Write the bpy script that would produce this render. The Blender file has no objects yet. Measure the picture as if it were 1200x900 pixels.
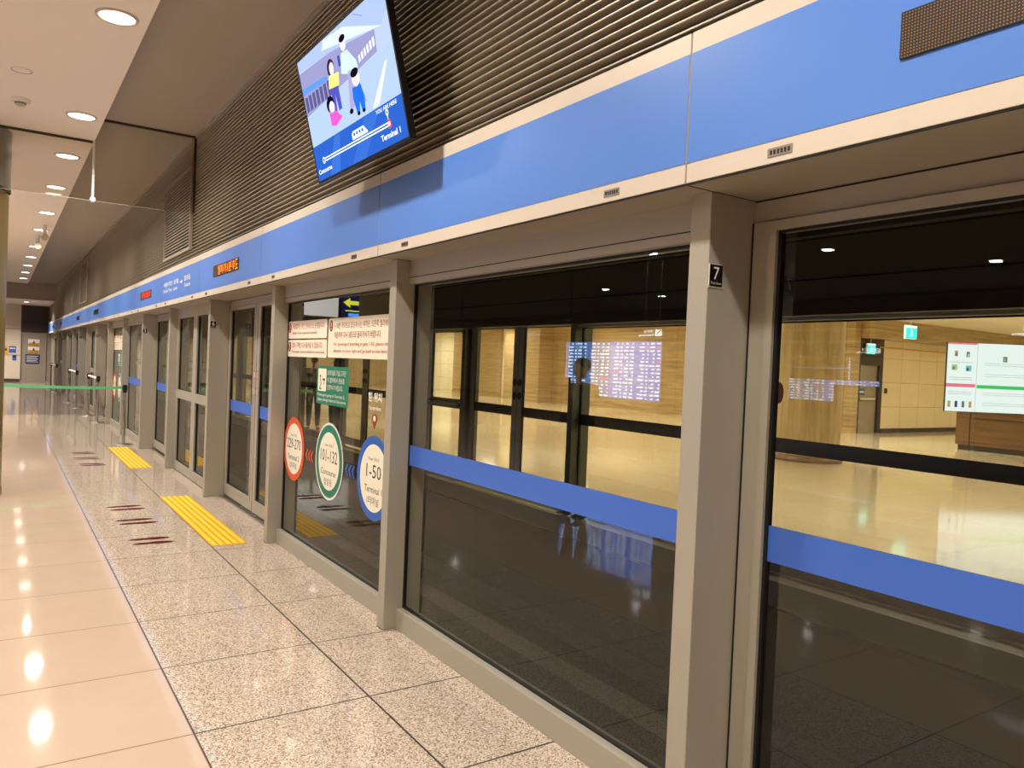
import bpy, bmesh, math, random
from mathutils import Vector, Matrix
random.seed(7)
PI = math.pi
SC = bpy.context.scene
COL = SC.collection

# ------------------------------------------------------------------ materials
def lin(c):
    def f(v):
        v = v / 255.0
        return v / 12.92 if v <= 0.04045 else ((v + 0.055) / 1.055) ** 2.4
    return (f(c[0]), f(c[1]), f(c[2]), 1.0)

def new_mat(name):
    m = bpy.data.materials.new(name)
    m.use_nodes = True
    nt = m.node_tree
    nt.nodes.clear()
    out = nt.nodes.new('ShaderNodeOutputMaterial')
    return m, nt, out

def nd(nt, kind, **kw):
    n = nt.nodes.new(kind)
    for k, v in kw.items():
        if hasattr(n, k):
            setattr(n, k, v)
        else:
            n.inputs[k.replace('_', ' ')].default_value = v
    return n

def principled(name, col, rough=0.5, metal=0.0, noise=0.04, nscale=6.0, spec=0.5, bump=0.0, bscale=200.0):
    """base colour with a faint procedural mottle"""
    m, nt, out = new_mat(name)
    b = nt.nodes.new('ShaderNodeBsdfPrincipled')
    b.inputs['Roughness'].default_value = rough
    b.inputs['Metallic'].default_value = metal
    b.inputs['Specular IOR Level'].default_value = spec
    tc = nt.nodes.new('ShaderNodeTexCoord')
    nz = nd(nt, 'ShaderNodeTexNoise')
    nz.inputs['Scale'].default_value = nscale
    nt.links.new(tc.outputs['Object'], nz.inputs['Vector'])
    mx = nt.nodes.new('ShaderNodeMix'); mx.data_type = 'RGBA'
    c = lin(col)
    mx.inputs[6].default_value = tuple(max(0, x * (1 - noise)) for x in c[:3]) + (1,)
    mx.inputs[7].default_value = tuple(min(1, x * (1 + noise)) for x in c[:3]) + (1,)
    nt.links.new(nz.outputs['Fac'], mx.inputs[0])
    nt.links.new(mx.outputs[2], b.inputs['Base Color'])
    if bump > 0:
        n2 = nd(nt, 'ShaderNodeTexNoise'); n2.inputs['Scale'].default_value = bscale
        nt.links.new(tc.outputs['Object'], n2.inputs['Vector'])
        bp = nt.nodes.new('ShaderNodeBump'); bp.inputs['Strength'].default_value = bump
        bp.inputs['Distance'].default_value = 0.002
        nt.links.new(n2.outputs['Fac'], bp.inputs['Height'])
        nt.links.new(bp.outputs['Normal'], b.inputs['Normal'])
    nt.links.new(b.outputs[0], out.inputs[0])
    return m

def emit(name, col, s=1.0):
    m, nt, out = new_mat(name)
    e = nt.nodes.new('ShaderNodeEmission')
    e.inputs['Color'].default_value = lin(col)
    e.inputs['Strength'].default_value = s
    nt.links.new(e.outputs[0], out.inputs[0])
    return m

def glass_mat(name, tint, f0=0.075, rough=0.0, boost=1.0):
    """thin architectural pane: Schlick reflection over a tinted see-through pane"""
    m, nt, out = new_mat(name)
    tr = nt.nodes.new('ShaderNodeBsdfTransparent')
    tr.inputs['Color'].default_value = tint + (1,)
    gl = nt.nodes.new('ShaderNodeBsdfGlossy')
    gl.inputs['Roughness'].default_value = rough
    gl.inputs['Color'].default_value = (0.95, 0.97, 0.95, 1)
    lw = nt.nodes.new('ShaderNodeLayerWeight'); lw.inputs['Blend'].default_value = 0.5
    p = nd(nt, 'ShaderNodeMath', operation='POWER'); p.inputs[1].default_value = 5.0
    k = nd(nt, 'ShaderNodeMath', operation='MULTIPLY_ADD')
    k.inputs[1].default_value = (1 - f0) * boost; k.inputs[2].default_value = f0
    k.use_clamp = True
    nt.links.new(lw.outputs['Facing'], p.inputs[0])
    nt.links.new(p.outputs[0], k.inputs[0])
    mx = nt.nodes.new('ShaderNodeMixShader')
    nt.links.new(k.outputs[0], mx.inputs[0])
    nt.links.new(tr.outputs[0], mx.inputs[1])
    nt.links.new(gl.outputs[0], mx.inputs[2])
    nt.links.new(mx.outputs[0], out.inputs[0])
    return m

def tile_mask(nt, vec, sx, sy, ox, oy, w):
    """1 on the joints of a grid with pitch sx, sy"""
    sep = nt.nodes.new('ShaderNodeSeparateXYZ'); nt.links.new(vec, sep.inputs[0])
    outs = []
    for axis, s, o in (('X', sx, ox), ('Y', sy, oy)):
        a = nd(nt, 'ShaderNodeMath', operation='SUBTRACT'); a.inputs[1].default_value = o - w / 2
        nt.links.new(sep.outputs[axis], a.inputs[0])
        b = nd(nt, 'ShaderNodeMath', operation='FLOORED_MODULO'); b.inputs[1].default_value = s
        nt.links.new(a.outputs[0], b.inputs[0])
        c = nd(nt, 'ShaderNodeMath', operation='LESS_THAN'); c.inputs[1].default_value = w
        nt.links.new(b.outputs[0], c.inputs[0])
        outs.append(c)
    mx = nd(nt, 'ShaderNodeMath', operation='MAXIMUM')
    nt.links.new(outs[0].outputs[0], mx.inputs[0]); nt.links.new(outs[1].outputs[0], mx.inputs[1])
    return mx.outputs[0]

def tile_tone(nt, vec, sx, sy, ox, oy):
    """one random value per tile"""
    a = nd(nt, 'ShaderNodeVectorMath', operation='SUBTRACT'); a.inputs[1].default_value = (ox, oy, 0)
    nt.links.new(vec, a.inputs[0])
    b = nd(nt, 'ShaderNodeVectorMath', operation='DIVIDE'); b.inputs[1].default_value = (sx, sy, 1000)
    nt.links.new(a.outputs[0], b.inputs[0])
    c = nd(nt, 'ShaderNodeVectorMath', operation='FLOOR'); nt.links.new(b.outputs[0], c.inputs[0])
    w = nt.nodes.new('ShaderNodeTexWhiteNoise'); w.noise_dimensions = '3D'
    nt.links.new(c.outputs[0], w.inputs[0])
    return w.outputs['Value']

def floor_mat(name, base, joint, sx, sy, ox, oy, rough, speck=None, jw=0.005, tone=0.05, spec=0.5, coord='Object'):
    m, nt, out = new_mat(name)
    b = nt.nodes.new('ShaderNodeBsdfPrincipled')
    b.inputs['Specular IOR Level'].default_value = spec
    tc = nt.nodes.new('ShaderNodeTexCoord'); v = tc.outputs['Object']
    if coord == 'YZ':
        sp = nt.nodes.new('ShaderNodeSeparateXYZ'); cb = nt.nodes.new('ShaderNodeCombineXYZ')
        nt.links.new(v, sp.inputs[0]); nt.links.new(sp.outputs['Y'], cb.inputs['X']); nt.links.new(sp.outputs['Z'], cb.inputs['Y'])
        v = cb.outputs[0]
    if coord == 'XZ':
        sp = nt.nodes.new('ShaderNodeSeparateXYZ'); cb = nt.nodes.new('ShaderNodeCombineXYZ')
        nt.links.new(v, sp.inputs[0]); nt.links.new(sp.outputs['X'], cb.inputs['X']); nt.links.new(sp.outputs['Z'], cb.inputs['Y'])
        v = cb.outputs[0]
    if speck:
        # granite: small crystals of several tones
        vo = nt.nodes.new('ShaderNodeTexVoronoi'); vo.inputs['Scale'].default_value = 190.0
        nt.links.new(v, vo.inputs['Vector'])
        rv = nt.nodes.new('ShaderNodeValToRGB')
        sepc = nt.nodes.new('ShaderNodeSeparateColor'); nt.links.new(vo.outputs['Color'], sepc.inputs[0])
        n1 = nd(nt, 'ShaderNodeTexNoise'); n1.inputs['Scale'].default_value = 95.0; n1.inputs['Detail'].default_value = 4.0
        nt.links.new(v, n1.inputs['Vector'])
        ad = nd(nt, 'ShaderNodeMath', operation='MULTIPLY_ADD'); ad.inputs[1].default_value = 0.72
        nsc = nd(nt, 'ShaderNodeMath', operation='MULTIPLY'); nsc.inputs[1].default_value = 0.32
        nt.links.new(n1.outputs['Fac'], nsc.inputs[0])
        nt.links.new(sepc.outputs[0], ad.inputs[0]); nt.links.new(nsc.outputs[0], ad.inputs[2])
        nt.links.new(ad.outputs[0], rv.inputs[0])
        el = rv.color_ramp.elements
        el[0].position = 0.0; el[0].color = lin(speck[0])
        el[1].position = 1.0; el[1].color = lin(speck[3])
        e = el.new(0.30); e.color = lin(speck[1])
        e = el.new(0.52); e.color = lin(speck[2])
        csrc = rv.outputs[0]
    else:
        n1 = nd(nt, 'ShaderNodeTexNoise'); n1.inputs['Scale'].default_value = 3.0; n1.inputs['Detail'].default_value = 6.0
        nt.links.new(v, n1.inputs['Vector'])
        mm = nt.nodes.new('ShaderNodeMix'); mm.data_type = 'RGBA'
        c = lin(base)
        mm.inputs[6].default_value = tuple(x * 0.94 for x in c[:3]) + (1,)
        mm.inputs[7].default_value = tuple(min(1, x * 1.05) for x in c[:3]) + (1,)
        nt.links.new(n1.outputs['Fac'], mm.inputs[0])
        csrc = mm.outputs[2]
    tn = tile_tone(nt, v, sx, sy, ox, oy)
    hs = nd(nt, 'ShaderNodeMath', operation='MULTIPLY_ADD'); hs.inputs[1].default_value = tone; hs.inputs[2].default_value = 1 - tone / 2
    nt.links.new(tn, hs.inputs[0])
    vm = nd(nt, 'ShaderNodeVectorMath', operation='SCALE'); nt.links.new(csrc, vm.inputs[0]); nt.links.new(hs.outputs[0], vm.inputs['Scale'])
    msk = tile_mask(nt, v, sx, sy, ox, oy, jw)
    mj = nt.nodes.new('ShaderNodeMix'); mj.data_type = 'RGBA'
    nt.links.new(msk, mj.inputs[0]); nt.links.new(vm.outputs[0], mj.inputs[6]); mj.inputs[7].default_value = lin(joint)
    nt.links.new(mj.outputs[2], b.inputs['Base Color'])
    rr = nd(nt, 'ShaderNodeMath', operation='MULTIPLY_ADD'); rr.inputs[1].default_value = 0.5; rr.inputs[2].default_value = rough
    nt.links.new(msk, rr.inputs[0]); nt.links.new(rr.outputs[0], b.inputs['Roughness'])
    nt.links.new(b.outputs[0], out.inputs[0])
    return m

def wood_mat(name, c1, c2, vertical=False, rough=0.35):
    m, nt, out = new_mat(name)
    b = nt.nodes.new('ShaderNodeBsdfPrincipled'); b.inputs['Roughness'].default_value = rough
    tc = nt.nodes.new('ShaderNodeTexCoord')
    mp = nt.nodes.new('ShaderNodeMapping')
    mp.inputs['Scale'].default_value = (3, 3, 0.25) if vertical else (0.3, 0.3, 5.0)
    nt.links.new(tc.outputs['Object'], mp.inputs[0])
    nz = nd(nt, 'ShaderNodeTexNoise'); nz.inputs['Scale'].default_value = 2.2; nz.inputs['Detail'].default_value = 8.0
    nz.inputs['Roughness'].default_value = 0.65
    nt.links.new(mp.outputs[0], nz.inputs['Vector'])
    r = nt.nodes.new('ShaderNodeValToRGB')
    r.color_ramp.elements[0].position = 0.3; r.color_ramp.elements[0].color = lin(c1)
    r.color_ramp.elements[1].position = 0.7; r.color_ramp.elements[1].color = lin(c2)
    nt.links.new(nz.outputs['Fac'], r.inputs[0])
    # panel joints
    sp = nt.nodes.new('ShaderNodeSeparateXYZ'); cb = nt.nodes.new('ShaderNodeCombineXYZ')
    nt.links.new(tc.outputs['Object'], sp.inputs[0])
    ad = nd(nt, 'ShaderNodeMath', operation='ADD'); nt.links.new(sp.outputs['X'], ad.inputs[0]); nt.links.new(sp.outputs['Y'], ad.inputs[1])
    nt.links.new(ad.outputs[0], cb.inputs['X']); nt.links.new(sp.outputs['Z'], cb.inputs['Y'])
    msk = tile_mask(nt, cb.outputs[0], 2.4, 0.62, 0.3, 0.2, 0.012)
    mj = nt.nodes.new('ShaderNodeMix'); mj.data_type = 'RGBA'
    k = nd(nt, 'ShaderNodeMath', operation='MULTIPLY'); k.inputs[1].default_value = 0.0 if vertical else 0.6
    nt.links.new(msk, k.inputs[0]); nt.links.new(k.outputs[0], mj.inputs[0])
    nt.links.new(r.outputs[0], mj.inputs[6]); mj.inputs[7].default_value = lin((70, 50, 25))
    nt.links.new(mj.outputs[2], b.inputs['Base Color'])
    nt.links.new(b.outputs[0], out.inputs[0])
    return m

def led_mat(name, col, strength):
    """dot matrix: small amber dots on black"""
    m, nt, out = new_mat(name)
    tc = nt.nodes.new('ShaderNodeTexCoord')
    sp = nt.nodes.new('ShaderNodeSeparateXYZ'); nt.links.new(tc.outputs['Object'], sp.inputs[0])
    pr = []
    for a in ('Y', 'Z'):
        s = nd(nt, 'ShaderNodeMath', operation='MULTIPLY'); s.inputs[1].default_value = 2 * PI / 0.0075
        nt.links.new(sp.outputs[a], s.inputs[0])
        c = nd(nt, 'ShaderNodeMath', operation='SINE'); nt.links.new(s.outputs[0], c.inputs[0])
        pr.append(c)
    ad = nd(nt, 'ShaderNodeMath', operation='ADD'); nt.links.new(pr[0].outputs[0], ad.inputs[0]); nt.links.new(pr[1].outputs[0], ad.inputs[1])
    gt = nd(nt, 'ShaderNodeMath', operation='GREATER_THAN'); gt.inputs[1].default_value = 0.9
    nt.links.new(ad.outputs[0], gt.inputs[0])
    b = nt.nodes.new('ShaderNodeBsdfPrincipled'); b.inputs['Roughness'].default_value = 0.5
    mj = nt.nodes.new('ShaderNodeMix'); mj.data_type = 'RGBA'
    mj.inputs[6].default_value = lin((28, 22, 16)); mj.inputs[7].default_value = lin(col)
    nt.links.new(gt.outputs[0], mj.inputs[0]); nt.links.new(mj.outputs[2], b.inputs['Base Color'])
    b.inputs['Emission Color'].default_value = lin(col)
    es = nd(nt, 'ShaderNodeMath', operation='MULTIPLY'); es.inputs[1].default_value = strength
    nt.links.new(gt.outputs[0], es.inputs[0]); nt.links.new(es.outputs[0], b.inputs['Emission Strength'])
    nt.links.new(b.outputs[0], out.inputs[0])
    return m

M = {}
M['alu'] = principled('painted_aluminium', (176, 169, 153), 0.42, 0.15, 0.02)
M['alu_cream'] = principled('fascia_trim_cream', (214, 202, 184), 0.45, 0.05, 0.02)  # cream is the trim's own paint colour
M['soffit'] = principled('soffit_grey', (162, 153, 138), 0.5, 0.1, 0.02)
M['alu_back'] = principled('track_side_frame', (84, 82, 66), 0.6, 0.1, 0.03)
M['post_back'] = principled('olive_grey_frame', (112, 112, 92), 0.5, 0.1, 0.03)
M['gasket'] = principled('black_gasket', (14, 14, 14), 0.5)
M['blue'] = principled('fascia_blue', (86, 134, 216), 0.38, 0.0, 0.02, 1.5)
M['band'] = principled('glass_band_blue', (66, 112, 210), 0.35, 0.0, 0.02)
M['black'] = principled('black_plastic', (16, 15, 15), 0.35)
M['dark'] = principled('dark_void', (26, 23, 19), 0.8)
M['white'] = principled('white_print', (235, 232, 225), 0.5, noise=0.01)
M['sticker'] = principled('cream_sticker', (248, 240, 216), 0.55, noise=0.01)
M['dkred'] = principled('dark_red_print', (150, 28, 30), 0.5)
M['red_text'] = principled('red_print', (176, 52, 44), 0.55)
M['ink'] = principled('black_print', (30, 28, 30), 0.5)
M['green'] = principled('green_print', (22, 128, 98), 0.5)
M['orange'] = principled('orange_print', (226, 92, 44), 0.5)
M['rblue'] = principled('royal_blue_print', (38, 98, 190), 0.5)
M['chrome'] = principled('brushed_chrome', (196, 192, 184), 0.22, 0.9, 0.03)
M['belt'] = principled('green_belt', (104, 196, 132), 0.7, noise=0.05, nscale=30)
M['white_belt'] = principled('white_belt', (240, 238, 230), 0.5)
M['yellow'] = principled('tactile_yellow', (255, 204, 12), 0.55, 0, 0.04, 14, bump=0.2)
M['yellow_base'] = principled('tactile_base_shaded', (216, 148, 0), 0.6, 0, 0.05, 14)  # darker orange paints in the shading between the raised bars
M['foot'] = principled('maroon_footprint', (84, 8, 22), 0.85, spec=0.15)
M['ceil'] = principled('ceiling_white', (246, 238, 224), 0.75, 0, 0.015, 1.0)
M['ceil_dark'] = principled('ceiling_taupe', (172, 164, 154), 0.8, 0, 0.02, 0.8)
M['beam'] = principled('beam_paint', (214, 204, 190), 0.75, 0, 0.02, 0.8)
M['wall_dark'] = principled('dark_bronze_panel', (66, 56, 48), 0.6, 0.2, 0.03)
M['door_grey'] = principled('door_paint', (150, 138, 122), 0.5, 0, 0.02)
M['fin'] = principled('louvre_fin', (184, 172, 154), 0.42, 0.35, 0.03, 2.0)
M['fin_back'] = principled('louvre_back', (36, 30, 24), 0.6, 0.2, 0.03, 2.0)  # dark colour deepens the shade in the gaps between fins
M['column'] = principled('bronze_column', (128, 108, 64), 0.35, 0.35, 0.06, 2.0)
M['collar'] = principled('column_collar', (150, 150, 138), 0.4, 0.2)
M['beige'] = floor_mat('beige_porcelain', (205, 181, 158), (112, 88, 68), 0.8, 0.8, -0.07, 3.43, 0.055, None, 0.008, 0.05, 0.55)
M['granite'] = floor_mat('speckled_granite', (190, 175, 155), (48, 38, 32), 0.8, 0.8, 0.73, 3.43, 0.06,
                         ((66, 52, 42), (152, 132, 112), (206, 188, 166), (236, 224, 206)), 0.010, 0.05, 0.55)
M['farstone'] = floor_mat('dark_polished_stone', (140, 124, 112), (90, 80, 72), 0.8, 0.8, 0.73, 3.43, 0.08, None, 0.006, 0.06, 0.6)
M['farfloor'] = floor_mat('cream_polished_floor', (226, 214, 182), (190, 172, 138), 1.2, 1.2, 0.3, 0.2, 0.075, None, 0.008, 0.04, 0.6)
M['marble_y'] = floor_mat('marble_cladding_a', (230, 214, 178), (150, 130, 96), 1.09, 0.78, 22.5, 0.06, 0.3, None, 0.012, 0.06, 0.5, 'XZ')
M['marble_x'] = floor_mat('marble_cladding_b', (236, 226, 196), (160, 146, 116), 1.1, 0.78, 0.2, 0.06, 0.3, None, 0.014, 0.05, 0.5, 'YZ')
M['marble_e'] = floor_mat('marble_cladding_c', (216, 202, 180), (130, 116, 98), 2.4, 1.2, -0.75, 0.0, 0.35, None, 0.03, 0.04, 0.5, 'XZ')
M['wood'] = wood_mat('oak_panelling', (150, 124, 84), (206, 182, 136))
M['wood_v'] = wood_mat('oak_column_veneer', (158, 132, 88), (206, 182, 134), True)
M['wood_d'] = wood_mat('walnut_counter', (104, 76, 50), (142, 108, 74))
M['glass'] = glass_mat('screen_glass', (0.83, 0.84, 0.79), 0.075)
M['glass_far'] = glass_mat('far_screen_glass', (0.86, 0.90, 0.85), 0.085)
M['glass_smoke'] = glass_mat('smoke_curtain_glass', (0.78, 0.74, 0.68), 0.07)
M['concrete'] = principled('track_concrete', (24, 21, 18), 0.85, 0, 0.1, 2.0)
M['led_off'] = led_mat('led_matrix_idle', (140, 100, 54), 0.01)
M['led_amber'] = emit('led_amber', (255, 120, 20), 3.0)
M['led_red'] = emit('led_red', (255, 36, 22), 3.0)
M['lamp'] = emit('downlight_lens', (255, 243, 226), 12.0)
M['lamp_dim'] = emit('downlight_lens_smoked', (255, 226, 180), 5.0)
M['lamp_far'] = emit('hall_lamp_lens', (235, 240, 255), 16.0)
M['lamp_rim'] = principled('downlight_rim', (210, 196, 172), 0.4)
M['exit'] = emit('exit_sign_green', (60, 235, 215), 2.2)
M['exit_w'] = emit('exit_sign_white', (225, 255, 250), 2.2)
M['skin'] = principled('skin', (214, 172, 146), 0.55)
M['hair'] = principled('black_hair', (24, 20, 18), 0.5)
M['cloth_black'] = principled('black_cloth', (22, 21, 22), 0.8)
M['cloth_white'] = principled('pale_cloth', (216, 208, 202), 0.8)
M['cloth_grey'] = principled('grey_cloth', (120, 112, 104), 0.8)
M['cloth_navy'] = principled('navy_cloth', (34, 36, 50), 0.8)
M['cap'] = principled('cream_cap', (226, 216, 196), 0.7)
M['blue_sign'] = principled('navy_sign', (22, 40, 96), 0.5)
M['amber_sign'] = principled('amber_sign', (224, 164, 40), 0.5)
M['mid_blue'] = principled('mid_blue_sign', (60, 98, 168), 0.5)
M['red_gloss'] = principled('red_sticker', (200, 40, 34), 0.4)
M['lime'] = principled('lime_edge_strip', (170, 186, 40), 0.5)

# ------------------------------------------------------------------ mesh builder
class MB:
    def __init__(self):
        self.v = []; self.f = []; self.m = []; self.mats = []; self.smooth = []
    def mi(self, mat):
        mat = M[mat] if isinstance(mat, str) else mat
        if mat not in self.mats:
            self.mats.append(mat)
        return self.mats.index(mat)
    def face(self, pts, mat, smooth=False):
        n = len(self.v); self.v += [tuple(p) for p in pts]
        self.f.append(tuple(range(n, n + len(pts)))); self.m.append(self.mi(mat)); self.smooth.append(smooth)
        return self
    def mesh(self, verts, faces, mat, smooth=False):
        n = len(self.v); self.v += [tuple(p) for p in verts]; k = self.mi(mat)
        for f in faces:
            self.f.append(tuple(n + i for i in f)); self.m.append(k); self.smooth.append(smooth)
        return self
    def box(self, x0, x1, y0, y1, z0, z1, mat, bev=0.0):
        if x0 > x1: x0, x1 = x1, x0
        if y0 > y1: y0, y1 = y1, y0
        if z0 > z1: z0, z1 = z1, z0
        if bev > 0:
            bm = bmesh.new()
            bmesh.ops.create_cube(bm, size=1.0)
            for v in bm.verts:
                v.co = Vector(((x0 + x1) / 2 + v.co.x * (x1 - x0), (y0 + y1) / 2 + v.co.y * (y1 - y0), (z0 + z1) / 2 + v.co.z * (z1 - z0)))
            bmesh.ops.bevel(bm, geom=bm.edges[:], offset=bev, segments=2, profile=0.5, affect='EDGES')
            bm.verts.index_update()
            self.mesh([v.co[:] for v in bm.verts], [[v.index for v in f.verts] for f in bm.faces], mat)
            bm.free()
            return self
        p = [(x0, y0, z0), (x1, y0, z0), (x1, y1, z0), (x0, y1, z0), (x0, y0, z1), (x1, y0, z1), (x1, y1, z1), (x0, y1, z1)]
        return self.mesh(p, [(0, 3, 2, 1), (4, 5, 6, 7), (0, 1, 5, 4), (1, 2, 6, 5), (2, 3, 7, 6), (3, 0, 4, 7)], mat)
    def tube(self, a, b, r, mat, n=16, r2=None, cap=True):
        a = Vector(a); b = Vector(b); d = (b - a).normalized()
        u = d.orthogonal().normalized(); w = d.cross(u); r2 = r if r2 is None else r2
        vs = []
        for c, rr in ((a, r), (b, r2)):
            for i in range(n):
                t = 2 * PI * i / n
                vs.append(c + u * math.cos(t) * rr + w * math.sin(t) * rr)
        self.mesh(vs, [(i, (i + 1) % n, n + (i + 1) % n, n + i) for i in range(n)], mat, True)
        if cap:
            self.mesh(vs[:n], [tuple(reversed(range(n)))], mat); self.mesh(vs[n:], [tuple(range(n))], mat)
        return self
    def lathe(self, cx, cy, prof, mat, n=32):
        vs = []
        for r, z in prof:
            for i in range(n):
                t = 2 * PI * i / n
                vs.append((cx + r * math.cos(t), cy + r * math.sin(t), z))
        fs = []
        for k in range(len(prof) - 1):
            for i in range(n):
                fs.append((k * n + i, k * n + (i + 1) % n, (k + 1) * n + (i + 1) % n, (k + 1) * n + i))
        return self.mesh(vs, fs, mat, True)
    def build(self, name, parent=None, loc=None):
        """one mesh object; coordinates given in world space (parent origin subtracted)"""
        o = Vector(loc) if loc is not None else (world_loc(parent) if parent else Vector((0, 0, 0)))
        me = bpy.data.meshes.new(name)
        me.from_pydata([(Vector(p) - o)[:] for p in self.v], [], self.f)
        for m in self.mats: me.materials.append(m)
        me.polygons.foreach_set('material_index', self.m)
        me.polygons.foreach_set('use_smooth', self.smooth)
        me.update()
        ob = bpy.data.objects.new(name, me); COL.objects.link(ob)
        if parent:
            ob.parent = parent
        else:
            ob.location = o
        return ob

def world_loc(p):
    v = Vector((0, 0, 0))
    while p is not None:
        v += p.location; p = p.parent
    return v

def tag(o, label=None, cat=None, group=None, kind=None):
    if label: o['label'] = label
    if cat: o['category'] = cat
    if group: o['group'] = group
    if kind: o['kind'] = kind
    return o

def thing(name, label, cat, loc, group=None):
    o = bpy.data.objects.new(name, None); COL.objects.link(o)
    o.location = loc; o.empty_display_size = 0.2
    return tag(o, label, cat, group)

def structure(o):
    o['kind'] = 'structure'; return o

def dup(root, loc, rotz=None, label=None, group=None):
    r = root.copy(); COL.objects.link(r); r.location = loc
    if rotz is not None: r.rotation_euler = (0, 0, rotz)
    if label: r['label'] = label
    if group: r['group'] = group
    for ch in list(root.children):
        c = ch.copy(); COL.objects.link(c); c.parent = r
        for g in list(ch.children):
            d = g.copy(); COL.objects.link(d); d.parent = c
    return r

ORD = ['first', 'second', 'third', 'fourth', 'fifth', 'sixth', 'seventh', 'eighth', 'ninth', 'tenth', 'eleventh', 'twelfth',
       'thirteenth', 'fourteenth', 'fifteenth', 'sixteenth', 'seventeenth', 'eighteenth']

# flat artwork frame: draws polygons and lettering on a plane
class Art:
    def __init__(self, mb, o, u, v, n=None, lift=0.0006):
        self.mb = mb; self.o = Vector(o); self.u = Vector(u).normalized(); self.v = Vector(v).normalized()
        self.n = Vector(n).normalized() if n is not None else self.u.cross(self.v).normalized()
        self.k = 0; self.lift = lift
    def p(self, a, b):
        return self.o + self.u * a + self.v * b + self.n * (self.k * self.lift)
    def layer(self): self.k += 1; return self
    def poly(self, pts, mat):
        self.mb.face([self.p(a, b) for a, b in pts], mat); return self
    def rect(self, a0, b0, a1, b1, mat): return self.poly([(a0, b0), (a1, b0), (a1, b1), (a0, b1)], mat)
    def rrect(self, a0, b0, a1, b1, r, mat, n=5):
        pts = []
        for cx, cy, s in ((a1 - r, b0 + r, -PI / 2), (a1 - r, b1 - r, 0), (a0 + r, b1 - r, PI / 2), (a0 + r, b0 + r, PI)):
            for i in range(n + 1):
                t = s + (PI / 2) * i / n
                pts.append((cx + r * math.cos(t), cy + r * math.sin(t)))
        return self.poly(pts, mat)
    def disc(self, a, b, r, mat, ry=None, n=40):
        ry = r if ry is None else ry
        return self.poly([(a + r * math.cos(2 * PI * i / n), b + ry * math.sin(2 * PI * i / n)) for i in range(n)], mat)
    def ring(self, a, b, r0, r1, mat, n=40, k=1.0):
        for i in range(n):
            t0 = 2 * PI * i / n; t1 = 2 * PI * (i + 1) / n
            self.poly([(a + r0 * math.cos(t0), b + k * r0 * math.sin(t0)), (a + r1 * math.cos(t0), b + k * r1 * math.sin(t0)),
                       (a + r1 * math.cos(t1), b + k * r1 * math.sin(t1)), (a + r0 * math.cos(t1), b + k * r0 * math.sin(t1))], mat)
        return self
    def line(self, a0, b0, a1, b1, w, mat):
        d = Vector((a1 - a0, b1 - b0)).normalized(); q = Vector((-d.y, d.x)) * w / 2
        return self.poly([(a0 + q.x, b0 + q.y), (a0 - q.x, b0 - q.y), (a1 - q.x, b1 - q.y), (a1 + q.x, b1 + q.y)], mat)
    def text(self, s, a, b, h, mat, align='LEFT', width=None, slant=0.0, bold=0.0):
        cu = bpy.data.curves.new('t', 'FONT'); cu.body = s; cu.size = 1.0; cu.resolution_u = 2
        cu.offset = bold
        ob = bpy.data.objects.new('t', cu); COL.objects.link(ob)
        bpy.context.view_layer.update()
        dg = bpy.context.evaluated_depsgraph_get()
        me = bpy.data.meshes.new_from_object(ob.evaluated_get(dg))
        if len(me.vertices):
            xs = [v.co.x for v in me.vertices]; ys = [v.co.y for v in me.vertices]
            x0, x1, y0, y1 = min(xs), max(xs), min(ys), max(ys)
            sy = h / max(1e-6, (y1 - y0)); sx = sy if width is None else width / max(1e-6, (x1 - x0))
            off = {'LEFT': 0, 'CENTER': -(x1 - x0) * sx / 2, 'RIGHT': -(x1 - x0) * sx}[align]
            vs = [self.p(a + off + (v.co.x - x0) * sx + slant * (v.co.y - y0), b + (v.co.y - y0) * sy) for v in me.vertices]
            self.mb.mesh(vs, [tuple(p.vertices) for p in me.polygons], mat)
        bpy.data.objects.remove(ob); bpy.data.curves.remove(cu); bpy.data.meshes.remove(me)
        return self

# ------------------------------------------------------------------ layout constants (metres)
Y0 = 1.80; P = 2.45; PW = 0.09             # first post, bay pitch, post width
K0, K1 = -2, 16
DEEP = [k for k in range(K0, K1 + 1) if k % 5 in (0, 3)]
XG = 2.10                                   # glass plane of the near screen
XF = 5.50                                   # glass plane of the far screen
FO = 0.13                                   # the far screen is shifted a little along the track
ZS = 2.24; ZT = 2.73; XFA = 1.843
YE = 41.8; YB = -8.0
def ypost(k): return Y0 + P * k
def ybay(k): return Y0 + P * k + (P + PW) / 2
def kind_of(k): return ['window', 'poster', 'door', 'gate', 'door'][k % 5]

# ------------------------------------------------------------------ floors, ceilings, walls
def slab(name, x0, x1, y0, y1, z0, z1, mat):
    mb = MB(); mb.box(x0, x1, y0, y1, z0, z1, mat); return structure(mb.build(name))
slab('floor', -30, 0.73, YB, 21.6, -0.2, 0, 'beige')
slab('floor', 0.73, 2.30, YB, 21.6, -0.2, 0, 'granite')
slab('floor', -30, 2.30, 21.6, YE + 0.2, -0.2, 0, 'farstone')
slab('floor', 5.46, 34, YB, 52, -0.2, 0, 'farfloor')
slab('floor', 5.20, 5.40, YB, 52, -0.2, 0, 'alu_back')
slab('trim_8', 5.40, 5.46, YB, 52, -0.2, 0.004, 'fin')
mb = MB()
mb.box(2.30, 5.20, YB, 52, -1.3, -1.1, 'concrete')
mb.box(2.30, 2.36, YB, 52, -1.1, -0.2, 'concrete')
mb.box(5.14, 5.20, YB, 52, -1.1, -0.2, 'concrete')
for x in (2.95, 4.45):
    mb.box(x, x + 0.35, YB, 52, -1.1, -0.92, 'concrete')
structure(mb.build('floor'))
mb = MB(); mb.box(3.70, 3.80, YB, 52, -1.1, -0.75, 'dark'); mb.box(3.62, 3.88, YB, 52, -0.76, -0.73, 'dark')
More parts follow.
